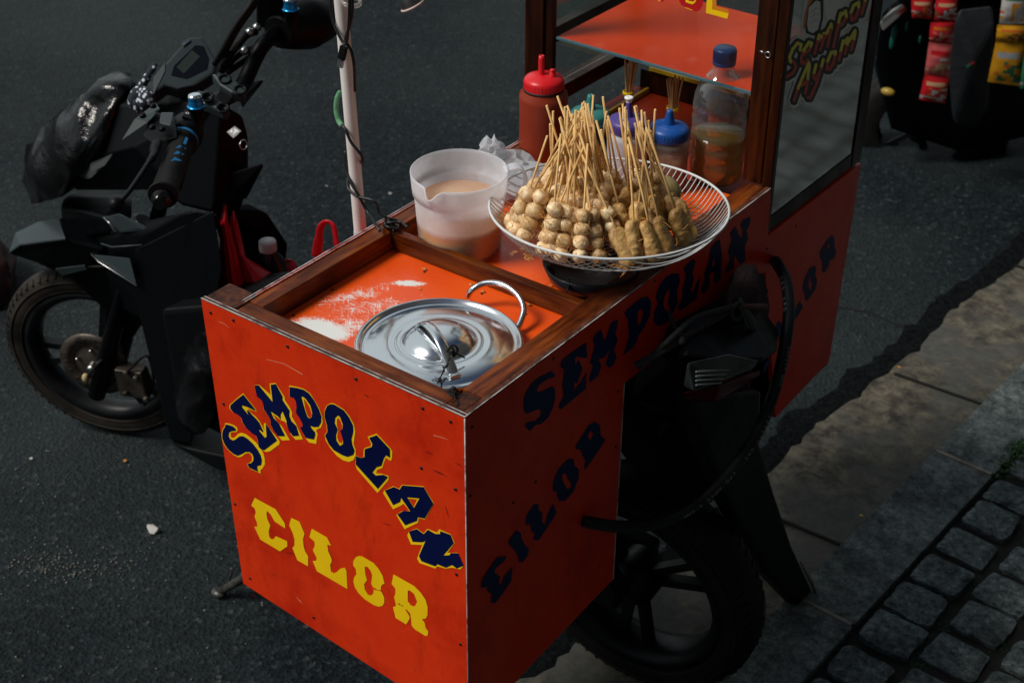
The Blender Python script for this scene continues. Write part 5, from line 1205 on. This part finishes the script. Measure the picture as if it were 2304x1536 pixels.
b = B(); b.hull([tx(1380,1000,.40), tx(1530,1180,.40), tx(1540,950,.42), tx(1400,880,.40), tx(1400,880,.20), tx(1530,1180,.25), tx(1640,1100,.40), tx(1700,1000,.44)]); b.build('tail_under_tray', BLK, bike, bevel=.01)
# side stand and pedal
b = B(); s0, s1 = onz(548,1300,.05), onz(492,1332,.008); b.tube([s0+V((.05,.03,.12)), s0, s1], [.010,.009,.007], 12); b.ball(s1, .012, 2, (1.3,1.0,.6)); b.tube(arc([onz(532,1270,.07), onz(520,1290,.045), onz(512,1318,.015)],5), .0022, 6); b.build('side_stand', M('worn stand steel', (.035,.035,.034), .4, .5, c2=(.12,.12,.11), ns=40), bike)

# ---------------------------------------------------------------- things hung on the motorcycle
def bag(name, pts, mt, label, cat, seed, amp=.010, sub=3, group=None, fr=9):
    b = B(); b.hull([V(p) for p in pts])
    bmesh.ops.triangulate(b.bm, faces=b.bm.faces[:])
    bmesh.ops.subdivide_edges(b.bm, edges=b.bm.edges[:], cuts=5, use_grid_fill=True, smooth=.35)
    b.bm.normal_update()
    for v in b.bm.verts:
        q = v.co*fr+V((seed,seed,seed)); k = (.5-abs(noise.noise(q)))*1.5+.5*(.5-abs(noise.noise(q*2.3)))
        v.co += v.normal*amp*(k-.55)
    o = b.build(name, mt, smooth=True); tag(o, label, cat, group); return o
bag('black_plastic_bag', [bp(62,365,.0), bp(88,300,.02), bp(110,275,.04), bp(180,214,.05), bp(205,208,.02), bp(262,180,-.02), bp(290,168,-.03), bp(285,200,.03), bp(225,250,.06), bp(185,330,.10), bp(165,380,.11), bp(140,436,.11), bp(92,456,.09), bp(80,420,.03), bp(70,400,-.03), bp(200,300,-.06)], BAGB, 'shiny black plastic bag pulled over the front of the motorcycle', 'plastic bag', 2.2, .012)
bag('black_plastic_bag', [bp(445,690,.14), bp(478,690,.15), bp(470,760,.16), bp(478,850,.17), bp(480,940,.15), bp(455,975,.14), bp(410,960,.13), bp(392,900,.13), bp(410,800,.14), bp(440,740,.14), bp(450,800,.08), bp(440,900,.07)], BAGB, 'shiny black plastic bag hanging between the leg shield and the cart', 'plastic bag', 6.2, .009, fr=16)
# checked cloth tied at the cluster
CHK, nt, p = nodes('checked cloth'); v_ = tex(nt, 130, kind='V'); nt.links.new(ramp(nt, v_, [(.30, (.60,.66,.74)), (.42, (.012,.015,.025))]), p.inputs['Base Color']); setc(p, 'Roughness', .9)
b = B(); b.tube(arc([bp(350,145,.03), bp(335,168,.045), bp(322,190,.055), bp(318,205,.06)],6), [.006]*8+[.007]*6+[.008]*5, 10)
for (u, v) in ((298,240),(312,252),(330,250),(342,238),(305,225)): b.tube(arc([bp(318,200,.06), bp((318+u)/2,(200+v)/2-2,.068), bp(u,v,.066)],5), [.006,.008,.010,.0115,.012,.013,.0135,.013,.012,.010,.006], 9)
tag(b.build('checked_cloth', CHK), 'black and white checked cloth knotted beside the instrument cluster', 'cloth')
# red carrier bag with a bottle in it
def sheet(b, rows, ripple=.004, fr=40, seed=1):
    """rows of points -> grid with vertical folds"""
    G = []
    for i, row in enumerate(rows):
        P = arc(row, 6); r_ = []
        for k, p in enumerate(P): r_.append(b.bm.verts.new(p+V((.6,-.8,0))*ripple*math.sin(k*1.9+seed)*(.3+.7*i/len(rows))))
        G.append(r_)
    for i in range(len(G)-1):
        for k in range(min(len(G[i]),len(G[i+1]))-1): b.bm.faces.new((G[i][k], G[i][k+1], G[i+1][k+1], G[i+1][k])).smooth = True
b = B(); off = .055
sheet(b, [[bp(500,466,off),bp(504,460,off),bp(508,462,off)], [bp(497,500,off),bp(504,505,off+.01),bp(512,498,off)], [bp(495,560,off),bp(512,570,off+.015),bp(528,555,off)], [bp(494,640,off),bp(522,650,off+.02),bp(546,625,off)], [bp(500,760,off),bp(545,760,off+.02),bp(575,740,off)]], .0045, seed=.5)
sheet(b, [[bp(520,480,off-.01),bp(525,474,off-.01),bp(528,480,off-.01)], [bp(517,510,off-.015),bp(528,515,off-.01),bp(536,505,off-.02)], [bp(520,560,off-.02),bp(540,570,off-.01),bp(552,580,off-.03)], [bp(530,610,off-.02),bp(570,625,off),bp(610,615,off-.05)], [bp(540,760,off-.01),bp(620,760,off),bp(690,700,off-.06)]], .003, seed=2.)
sheet(b, [[bp(585,608,-.03),bp(620,606,-.04),bp(655,590,-.06),bp(668,602,-.07)], [bp(580,660,-.02),bp(620,660,-.03),bp(660,640,-.05),bp(690,640,-.07)], [bp(590,760,-.02),bp(640,760,-.03),bp(690,740,-.05),bp(720,700,-.07)]], .003, seed=3.)
b.tube(arc([bp(632,605,-.05), bp(640,590,-.06), bp(655,588,-.065), bp(668,604,-.07)],6), .004, 8)
rb = b.build('red_carrier_bag', BAGR); sm = rb.modifiers.new('s','SOLIDIFY'); sm.thickness = .0006; tag(rb, 'red plastic carrier bag hanging from the motorcycle with a bottle in it', 'carrier bag')
q = bp(603,560,-.02); bo = thing('drink_bottle', 'dark drink bottle with a white cap standing in the red carrier bag', 'bottle', q+V((0,0,-.11)))
b = B(); c = q+V((0,0,-.11)); b.lathe([(0,0),(.030,0),(.031,.06),(.028,.085),(.015,.104),(.013,.112)], c, n=32); b.build('bottle_body', M('dark cola plastic', (.010,.010,.012), .15), bo)
b = B(); b.lathe([(.0155,.108),(.0158,.109),(.0155,.124),(.0145,.126),(0,.1262)], c, n=32); b.build('screw_cap', M('white cap plastic', (.62,.60,.58), .45), bo)
b = B(); hp = onz(735,500,.70); 
def hb_(u, v): return onpl(u, v, V((-.02,.42,.7)), V((0.3,-1,0)).normalized())
b.tube(arc([hb_(712,575), hb_(716,545), hb_(722,510), hb_(735,499), hb_(750,508), hb_(757,545), hb_(768,590)],6), [.0075]*8+[.0058]*6+[.0050]*9+[.0062]*7+[.0080]*7, 8, flat=.5)
b.hull([hb_(705,580)+V((0,y,0)) for y in (0,.03)]+[hb_(770,560)+V((0,y,0)) for y in (0,.03)]+[hb_(700,700)+V((0,y,0)) for y in (-.01,.05)]+[hb_(800,700)+V((0,y,0)) for y in (-.01,.05)])
tag(b.build('red_bag_handle', M('bright red plastic', (.62,.008,.02), .35)), 'bright red bag whose loop handle sticks up behind the left rail', 'carrier bag')
# inner tube hose strapped from box to box
HOSE = M('black hose rubber', (.010,.012,.014), .38, spec=.15, rvar=.06, ns=20)
hp = [(1312,1172,.004),(1345,1178,.018),(1400,1184,.035),(1470,1178,.060),(1540,1150,.085),(1600,1105,.105),(1655,1045,.115),(1700,980,.120),(1735,900,.115),(1758,820,.105),(1772,740,.09),(1775,680,.07),(1766,625,.045),(1748,592,.018),(1745,588,.004)]
P = arc([onR(u, v, o) for u, v, o in hp], 8); b = B(); b.tube(P, [.0075]*3+[.0085]*(len(P)-6)+[.0075]*3, 16)
hose = b.build('gas_hose', HOSE); tag(hose, 'thick black gas hose looping outside the cart from front box to rear box', 'hose')
def txt(s, h, mt, name, parent, pos, xdir, ydir):
    cu = bpy.data.curves.new(name, 'FONT'); cu.body = s; cu.size = h; cu.align_x = 'CENTER'; cu.align_y = 'CENTER'
    t = bpy.data.objects.new(name, cu); COL.objects.link(t); bpy.context.view_layer.update()
    me = bpy.data.meshes.new_from_object(t.evaluated_get(bpy.context.evaluated_depsgraph_get())); COL.objects.unlink(t); bpy.data.objects.remove(t)
    x = V(xdir).normalized(); y = V(ydir); y = (y-x*y.dot(x)).normalized(); z = x.cross(y)
    Mx = Matrix((x,y,z)).transposed().to_4x4(); Mx.translation = V(pos); me.transform(Mx); return me
def on_hose(s, i0, i1):
    out = bmesh.new(); n_ = len(s)
    for k, ch in enumerate(s):
        if ch == ' ': continue
        t = i0+(i1-i0)*(k+.5)/n_; i = int(t); p = P[i].lerp(P[i+1], t-i); tan = (P[i+1]-P[i]).normalized()*(1 if i1 > i0 else -1)
        vw = (CAM-p); vw = (vw-tan*vw.dot(tan)).normalized(); dn = tan.cross(vw)*(-1)
        sd = (vw*.75+tan.cross(vw)*-.66).normalized() if tan.cross(vw).z > 0 else (vw*.75+tan.cross(vw)*.66).normalized()
        me = txt(ch, .0075, WHT, 'c', None, p+sd*.0090, tan, sd.cross(tan)); out.from_mesh(me)
    me = bpy.data.meshes.new('hose_print'); out.to_mesh(me); out.free(); me.materials.append(M('grey print', (.20,.21,.21), .5)); o = bpy.data.objects.new('lettering', me); COL.objects.link(o)
    me.transform(Matrix.Translation(-V(hose['org']))); o.parent = hose
on_hose('SAFETY GAS - LPG HOSE 9.5MM', 61, 31); on_hose('SAFETY GAS', 76, 67); on_hose('SAFETY GAS LPG', 108, 84)
# cloth bundle, rope and stick on the tail
CL = M('dark brown cloth', (.022,.014,.013), .9, c2=(.05,.033,.030), ns=50, bs=.8, bn=80, bd=.004)
bag('cloth_bundle', [onR(1640,640,.03), onR(1665,600,.03), onR(1700,600,.03), onR(1715,640,.04), onR(1712,740,.05), onR(1650,720,.06), onR(1640,690,.05), onR(1660,660,.005), onR(1700,720,.0)], CL, 'bundle of dark brown rags tied behind the motorcycle tail', 'cloth bundle', 4., .010, fr=28)
b = B(); b.tube([onR(1668,690,.07), onR(1722,690,.075)], .0042, 12); tag(b.build('wooden_peg', M('reddish wood peg', (.09,.03,.025), .6)), 'short reddish stick poking out of the rag bundle', 'stick')
b = B(); sheet(b, [[onR(1666,700,.072),onR(1680,695,.080),onR(1690,702,.074)],[onR(1678,730,.076),onR(1693,725,.084),onR(1712,735,.078)],[onR(1690,755,.076),onR(1702,752,.082),onR(1714,748,.078)],[onR(1700,775,.074),onR(1703,772,.078),onR(1706,770,.074)]], .002)
tag(b.build('rag', M('grey green rag', (.05,.058,.052), .9, c2=(.08,.09,.08), ns=40)), 'grey-green rag end hanging from the rag bundle', 'rag')
b = B(); RP = M('grey rope', (.022,.024,.024), .85, c2=(.045,.048,.046), ns=160, bs=.8, bn=200)
b.tube(arc([onR(1430,822,.010), onR(1480,796,.030), onR(1530,765,.040), onR(1580,735,.045), onR(1640,700,.055), onR(1668,685,.062)],6), .0050, 10)
b.tube(arc([onR(1435,828,.012), onR(1500,770,.035), onR(1560,718,.045), onR(1610,700,.050), onR(1650,690,.060)],6), .0040, 10)
b.tube(arc([onR(1505,700,.004), onR(1514,730,.014), onR(1530,750,.035), onR(1536,768,.042)],6), .0034, 10); b.ball(onR(1532,765,.044), .0075, 2, nz=.3); b.torus(onR(1672,690,.068), .010, .003, (.5,.5,.3), 20, 8); b.torus(onR(1662,700,.066), .012, .003, (.7,-.3,.1), 20, 8)
tag(b.build('rope', RP), 'thick grey rope tied from the side panel to the rag bundle', 'rope')

# ---------------------------------------------------------------- behind, top right: a second motorcycle hung with sachets
B2 = onz(2190,372,0)
def q2(u, v, dy=0.): return onpl(u, v, V((B2.x,B2.y+dy,0)), V((FW.x,FW.y,0)).normalized())
bk2 = thing('parked_motorcycle', 'black motorcycle parked behind the cart, hung with sachet strips', 'motorcycle', B2)
b = B(); b.hull([q2(u,v,d) for u, v, d in ((1975,30,.0),(2050,-40,.1),(2400,-30,.1),(2400,300,.1),(2150,350,.0),(2000,300,.0),(1960,150,.05),(2100,50,.3),(2400,100,.35))]); b.build('body', BLKM, bk2, bevel=.03)  # hull reaches low and near black to stand in for shade on the ground
b = B(); ctr = q2(2350,330,.10); b.lathe([(.10,-.04),(.15,-.05),(.185,-.02),(.185,.02),(.15,.05),(.10,.04)], ctr+V((0,0,.0)), (.35,-.9,.0), 48); b.build('tyre', RUB, bk2)
for (u, v, d) in ((2070,290,.14),):
    b = B(); ctr = q2(u, v, d); b.lathe([(.11,-.035),(.16,-.045),(.185,-.02),(.185,.02),(.16,.045),(.11,.035)], ctr, (.35,-.9,.0), 48); b.build('tyre', RUB, bk2)
    b = B(); b.lathe([(0,.03),(.03,.03),(.04,.0),(.03,-.03),(0,-.03)], ctr, (.35,-.9,0), 20)
    for k in range(5):
        a_ = k*1.2566; b.bar(ctr, ctr+V((math.cos(a_)*.9,math.cos(a_)*.35,math.sin(a_)))*.12, .014, .02, (0,1,0))
    b.build('spokes', BLK, bk2)
b = B(); b.tube([q2(2020,-140,.0), q2(2070,290,.10)], .018, 12); b.build('fork_leg', BLKM, bk2)
b = B(); b.tube(arc([q2(1930,-190,-.15), q2(2000,-150,-.05), q2(2060,-170,.05), q2(2120,-230,.2)],6), .012, 12); b.build('handlebar', BLKM, bk2)
b = B(); b.hull([q2(u,v,d) for u, v, d in ((2120,-60,-.02),(2420,-90,-.02),(2480,-60,.05),(2120,-20,-.05),(2480,-20,-.02),(2120,-60,.22),(2420,-90,.22),(2480,-20,.2),(2120,-20,.22))]); b.build('seat', BLK, bk2, bevel=.015)
b = B(); b.hull([q2(u,v,-.08) for u, v in ((1978,52),(2035,8),(2042,22),(1985,72))]+[q2(2010,40,.0)]); b.build('red_fairing', M('dull red fairing', (.14,.010,.008), .4, c2=(.25,.25,.24), ns=9, lo=.55, hi=.6), bk2, bevel=.004)
b = B(); b.hull([q2(u,v,-.08) for u, v in ((1984,44),(2030,10),(2034,16),(1988,52))]+[q2(2010,20,-.02)]); b.build('white_stripe', M('grey white stripe', (.22,.23,.23), .4), bk2)
for (u, v, s) in ((2012,75,.016),(2040,60,.010),(2008,95,.014),(2070,90,.008)):
    b = B(); b.ball(q2(u,v,-.06), s, 2, (.5,.5,1.5), .2, 3, u); b.build('teal_bottle', M('teal plastic', (.006,.085,.06), .4), bk2)
b = B(); b.ball(q2(1998,207,-.06), .020, 2, (1,.6,.55)); b.build('indicator', M('amber lens', (.30,.20,.03), .3), bk2)
b = B(); b.ball(q2(2120,15,-.1), .02, 2, (1,1,.8)); b.build('chrome_bit', M('soft chrome', (.3,.33,.34), .4, .9), bk2)
sa = thing('hanging_black_bag', 'black cloth bag with a tiny red, white and green mark hung between sachet strips', 'bag', q2(2190,300,-.12))
b = B(); b.hull([q2(u,v,d) for u, v, d in ((2150,20,-.12),(2235,10,-.12),(2240,60,-.15),(2225,250,-.16),(2200,290,-.14),(2140,280,-.14),(2130,150,-.12),(2190,150,-.19),(2190,80,.0))]); b.build('bag_body', M('black cloth', (.008,.010,.013), .5, bs=.5, bn=12, bd=.01), sa, bevel=.01)
b = B(); cc_ = [(2172,149),(2181,143),(2190,137),(2193,142),(2184,148),(2176,154)]
for mi, (i, j) in enumerate(((0,1),(1,2))):
    b.mi = mi; b.poly([q2(*cc_[i],-.205), q2(*cc_[j],-.205), q2(cc_[5-j][0],cc_[5-j][1],-.205), q2(cc_[5-i][0],cc_[5-i][1],-.205)])
b.build('mark', [M('mark green', (.05,.25,.12), .6), M('mark red', (.5,.03,.03), .6)], sa)
def pack(pts, mats, parent, seed):
    """one puffed sachet: 4 corners -> pillow with coloured bands, crimped ends"""
    b = B(); nx, ny = 9, 15; G = [[], []]; a, c, d, e = [V(p) for p in pts]; nrm = (c-a).cross(e-a).normalized()
    if nrm.dot(CAM-a) < 0: nrm = -nrm
    for side in (0,1):
        for i in range(ny):
            t = i/(ny-1); L, Rr_ = a.lerp(e, t), c.lerp(d, t); row = []
            for k in range(nx):
                s = k/(nx-1); h = .010*(math.sin(math.pi*s)**.6)*(math.sin(math.pi*min(1,max(0,(t-.06)/.88)))**.6 if .06 < t < .94 else 0)
                p = L.lerp(Rr_, s)+nrm*(h if side == 0 else -h*.4)+nrm*.002*noise.noise(V((s*4,t*7,seed)))
                row.append(b.bm.verts.new(p+(nrm*.0003 if side == 0 else -nrm*.0003)))
            G[side].append(row)
    for side in (0,1):
        for i in range(ny-1):
            for k in range(nx-1):
                f = b.bm.faces.new((G[side][i][k], G[side][i][k+1], G[side][i+1][k+1], G[side][i+1][k])); f.smooth = True
                u = noise.noise(V((k*.55, i*.5, seed*3.1)))
                if i in (0,ny-2): f.material_index = 0
                elif i in (3,4) and 1 <= k <= 6: f.material_index = 2
                elif 6 <= i <= 10 and u > .05 and 2 < k: f.material_index = 1
                elif 6 <= i <= 10 and u < -.25: f.material_index = 3
                elif i in (11,12) : f.material_index = 1 if u > .1 else 0
                else: f.material_index = 0
    o = b.build('sachet', mats, parent); return o
RD = M('sachet red', (.45,.012,.018), .3); PK = M('sachet pink', (.52,.10,.10), .3); TAN = M('sachet cream', (.48,.30,.17), .35); ORG = M('sachet orange', (.50,.12,.02), .3); WT = M('sachet white', (.5,.48,.46), .35)
YL = M('sachet yellow', (.55,.26,.012), .3); GRN = M('sachet green', (.02,.14,.06), .3); BRN = M('sachet brown', (.14,.05,.02), .35); GRY = M('sachet grey', (.3,.32,.33), .35)
def sline(name, label, quads, mats, d=-.22):
    t = thing(name, label, 'sachet strip', q2(quads[-1][4], quads[-1][5], d), 'strips of sachets on the parked motorcycle')
    for k, q in enumerate(quads):
        pack([q2(q[0],q[1],d), q2(q[2],q[3],d), q2(q[4],q[5],d), q2(q[6],q[7],d)], mats[k % len(mats)], t, k+quads[0][0]*.1)
    return t
RM = [[RD, TAN, ORG, PK], [PK, TAN, RD, WT], [RD, WT, TAN, ORG]]
sline('sachet_strip', 'long red sachet strip hanging lowest beside the black bag', [(2094,50,2148,50,2143,98,2090,94),(2090,95,2143,100,2136,172,2080,168),(2080,169,2136,174,2126,242-8,2068,232-8)], RM)
sline('sachet_strip', 'short red and white sachet at the top, left of the long red strip', [(2048,-60,2105,-60,2100,-8,2050,-8),(2050,-7,2100,-7,2096,44,2052,40)], [[RD, ORG, TAN, WT]], -.20)
sline('sachet_strip', 'dark red sachets above the long red strip at the top edge', [(2108,-60,2158,-60,2155,-5,2106,-6),(2106,-5,2155,-4,2150,48,2102,46)], [[RD, WT, TAN, BRN]], -.24)
sline('sachet_strip', 'yellow-orange sachet strip hanging at the right edge', [(2258,-30,2312,-30,2310,54,2248,54),(2244,56,2308,58,2304,98,2240,94),(2240,95,2304,99,2294,194,2222,184)], [[WT, YL, GRN, ORG],[YL, BRN, ORG, YL],[YL, GRN, GRY, ORG]], -.22)
sline('sachet_strip', 'green and grey sachets cut off by the right edge of the photo', [(2308,90,2350,90,2345,200,2294,200)], [[GRN, GRY, WT, YL]], -.24)

# dark red cloth bundle at the left edge
bag('maroon_bundle', [onz(u,v,z) for u, v, z in ((-60,590,.10),(0,568,.10),(14,590,.08),(27,620,.06),(24,655,.03),(5,690,.01),(-60,700,.01),(-90,640,.05),(-40,560,.02))], M('maroon cloth', (.018,.004,.004), .8, c2=(.05,.004,.006), ns=30), 'dark maroon cloth bundle on the road at the left picture edge', 'cloth bundle', 3., .006, fr=30)

# ---------------------------------------------------------------- added wall, out of view, blocking skylight from the right
bw_ = thing('skylight_blocker', 'added dark wall along the pavement, out of view on the right, blocking skylight', 'blocker', (1.9,1.5,0))
b = B(); b.box((1.9,-5,.0),(2.2,9,9)); b.build('wall', M('dark render', (.035,.034,.032), .9, c2=(.05,.048,.045), ns=2, bs=.4, bn=30), bw_)
for k in range(5):  # windows dress the added blocking wall
    b = B(); b.box((1.87,-4+2.5*k,1.0),(1.898,-2.6+2.5*k,2.4)); f_ = b.build('window', M('window frame paint', (.05,.04,.03), .5), bw_, bevel=.01)
    b = B(); b.box((1.862,-3.92+2.5*k,1.08),(1.868,-2.68+2.5*k,2.32)); b.build('pane', M('dark window glass', (.01,.012,.013), .08), f_)
# ------------------------------------------------------------------ light
w = bpy.data.worlds.new('World'); SC.world = w; w.use_nodes = True; nt = w.node_tree; bg = nt.nodes['Background']
sky = nt.nodes.new('ShaderNodeTexSky'); sky.sky_type = 'NISHITA'; sky.sun_disc = False
LDIR = V((-.42,-.50,.76)).normalized()          # towards the sun
el = math.asin(LDIR.z); az = math.atan2(LDIR.x, LDIR.y)
sky.sun_elevation = el; sky.sun_rotation = az
tc = nt.nodes.new('ShaderNodeTexCoord'); sep = nt.nodes.new('ShaderNodeSeparateXYZ'); nt.links.new(tc.outputs['Generated'], sep.inputs[0])
# added bright cloud bank, out of view on the left, shaped for the light
dt = nt.nodes.new('ShaderNodeVectorMath'); dt.operation = 'DOT_PRODUCT'; dt.inputs[1].default_value = (-.85,.08,.12); nt.links.new(tc.outputs['Generated'], dt.inputs[0])
cn = nt.nodes.new('ShaderNodeTexNoise'); cn.inputs['Scale'].default_value = 1.7; cn.inputs['Detail'].default_value = 4; nt.links.new(tc.outputs['Generated'], cn.inputs['Vector'])
ma = nt.nodes.new('ShaderNodeMath'); ma.operation = 'MULTIPLY_ADD'; nt.links.new(cn.outputs['Fac'], ma.inputs[0]); ma.inputs[1].default_value = .8; nt.links.new(dt.outputs['Value'], ma.inputs[2])
mr = nt.nodes.new('ShaderNodeMapRange'); mr.inputs[1].default_value = .58; mr.inputs[2].default_value = .95; nt.links.new(ma.outputs[0], mr.inputs[0])
mx = nt.nodes.new('ShaderNodeMix'); mx.data_type = 'RGBA'; nt.links.new(mr.outputs[0], mx.inputs[0]); nt.links.new(sky.outputs[0], mx.inputs[6]); mx.inputs[7].default_value = (15,16.5,17,1)
nt.links.new(mx.outputs[2], bg.inputs[0]); bg.inputs[1].default_value = .05
sl = bpy.data.lights.new('sun', 'SUN'); sl.energy = 4.4; sl.angle = math.radians(20); sl.color = (1,.94,.86)
so = bpy.data.objects.new('sun', sl); COL.objects.link(so); so.rotation_euler = LDIR.to_track_quat('Z', 'Y').to_euler()
SC.view_settings.view_transform = 'Standard'; SC.view_settings.look = 'None'; SC.view_settings.gamma = 1; SC.view_settings.exposure = -0.45
SC.cycles.max_bounces = 10; SC.cycles.transparent_max_bounces = 24; SC.cycles.use_denoising = True
SC.cycles.sample_clamp_indirect = 3
for o in bpy.data.objects:
    if 'org' in o: del o['org']
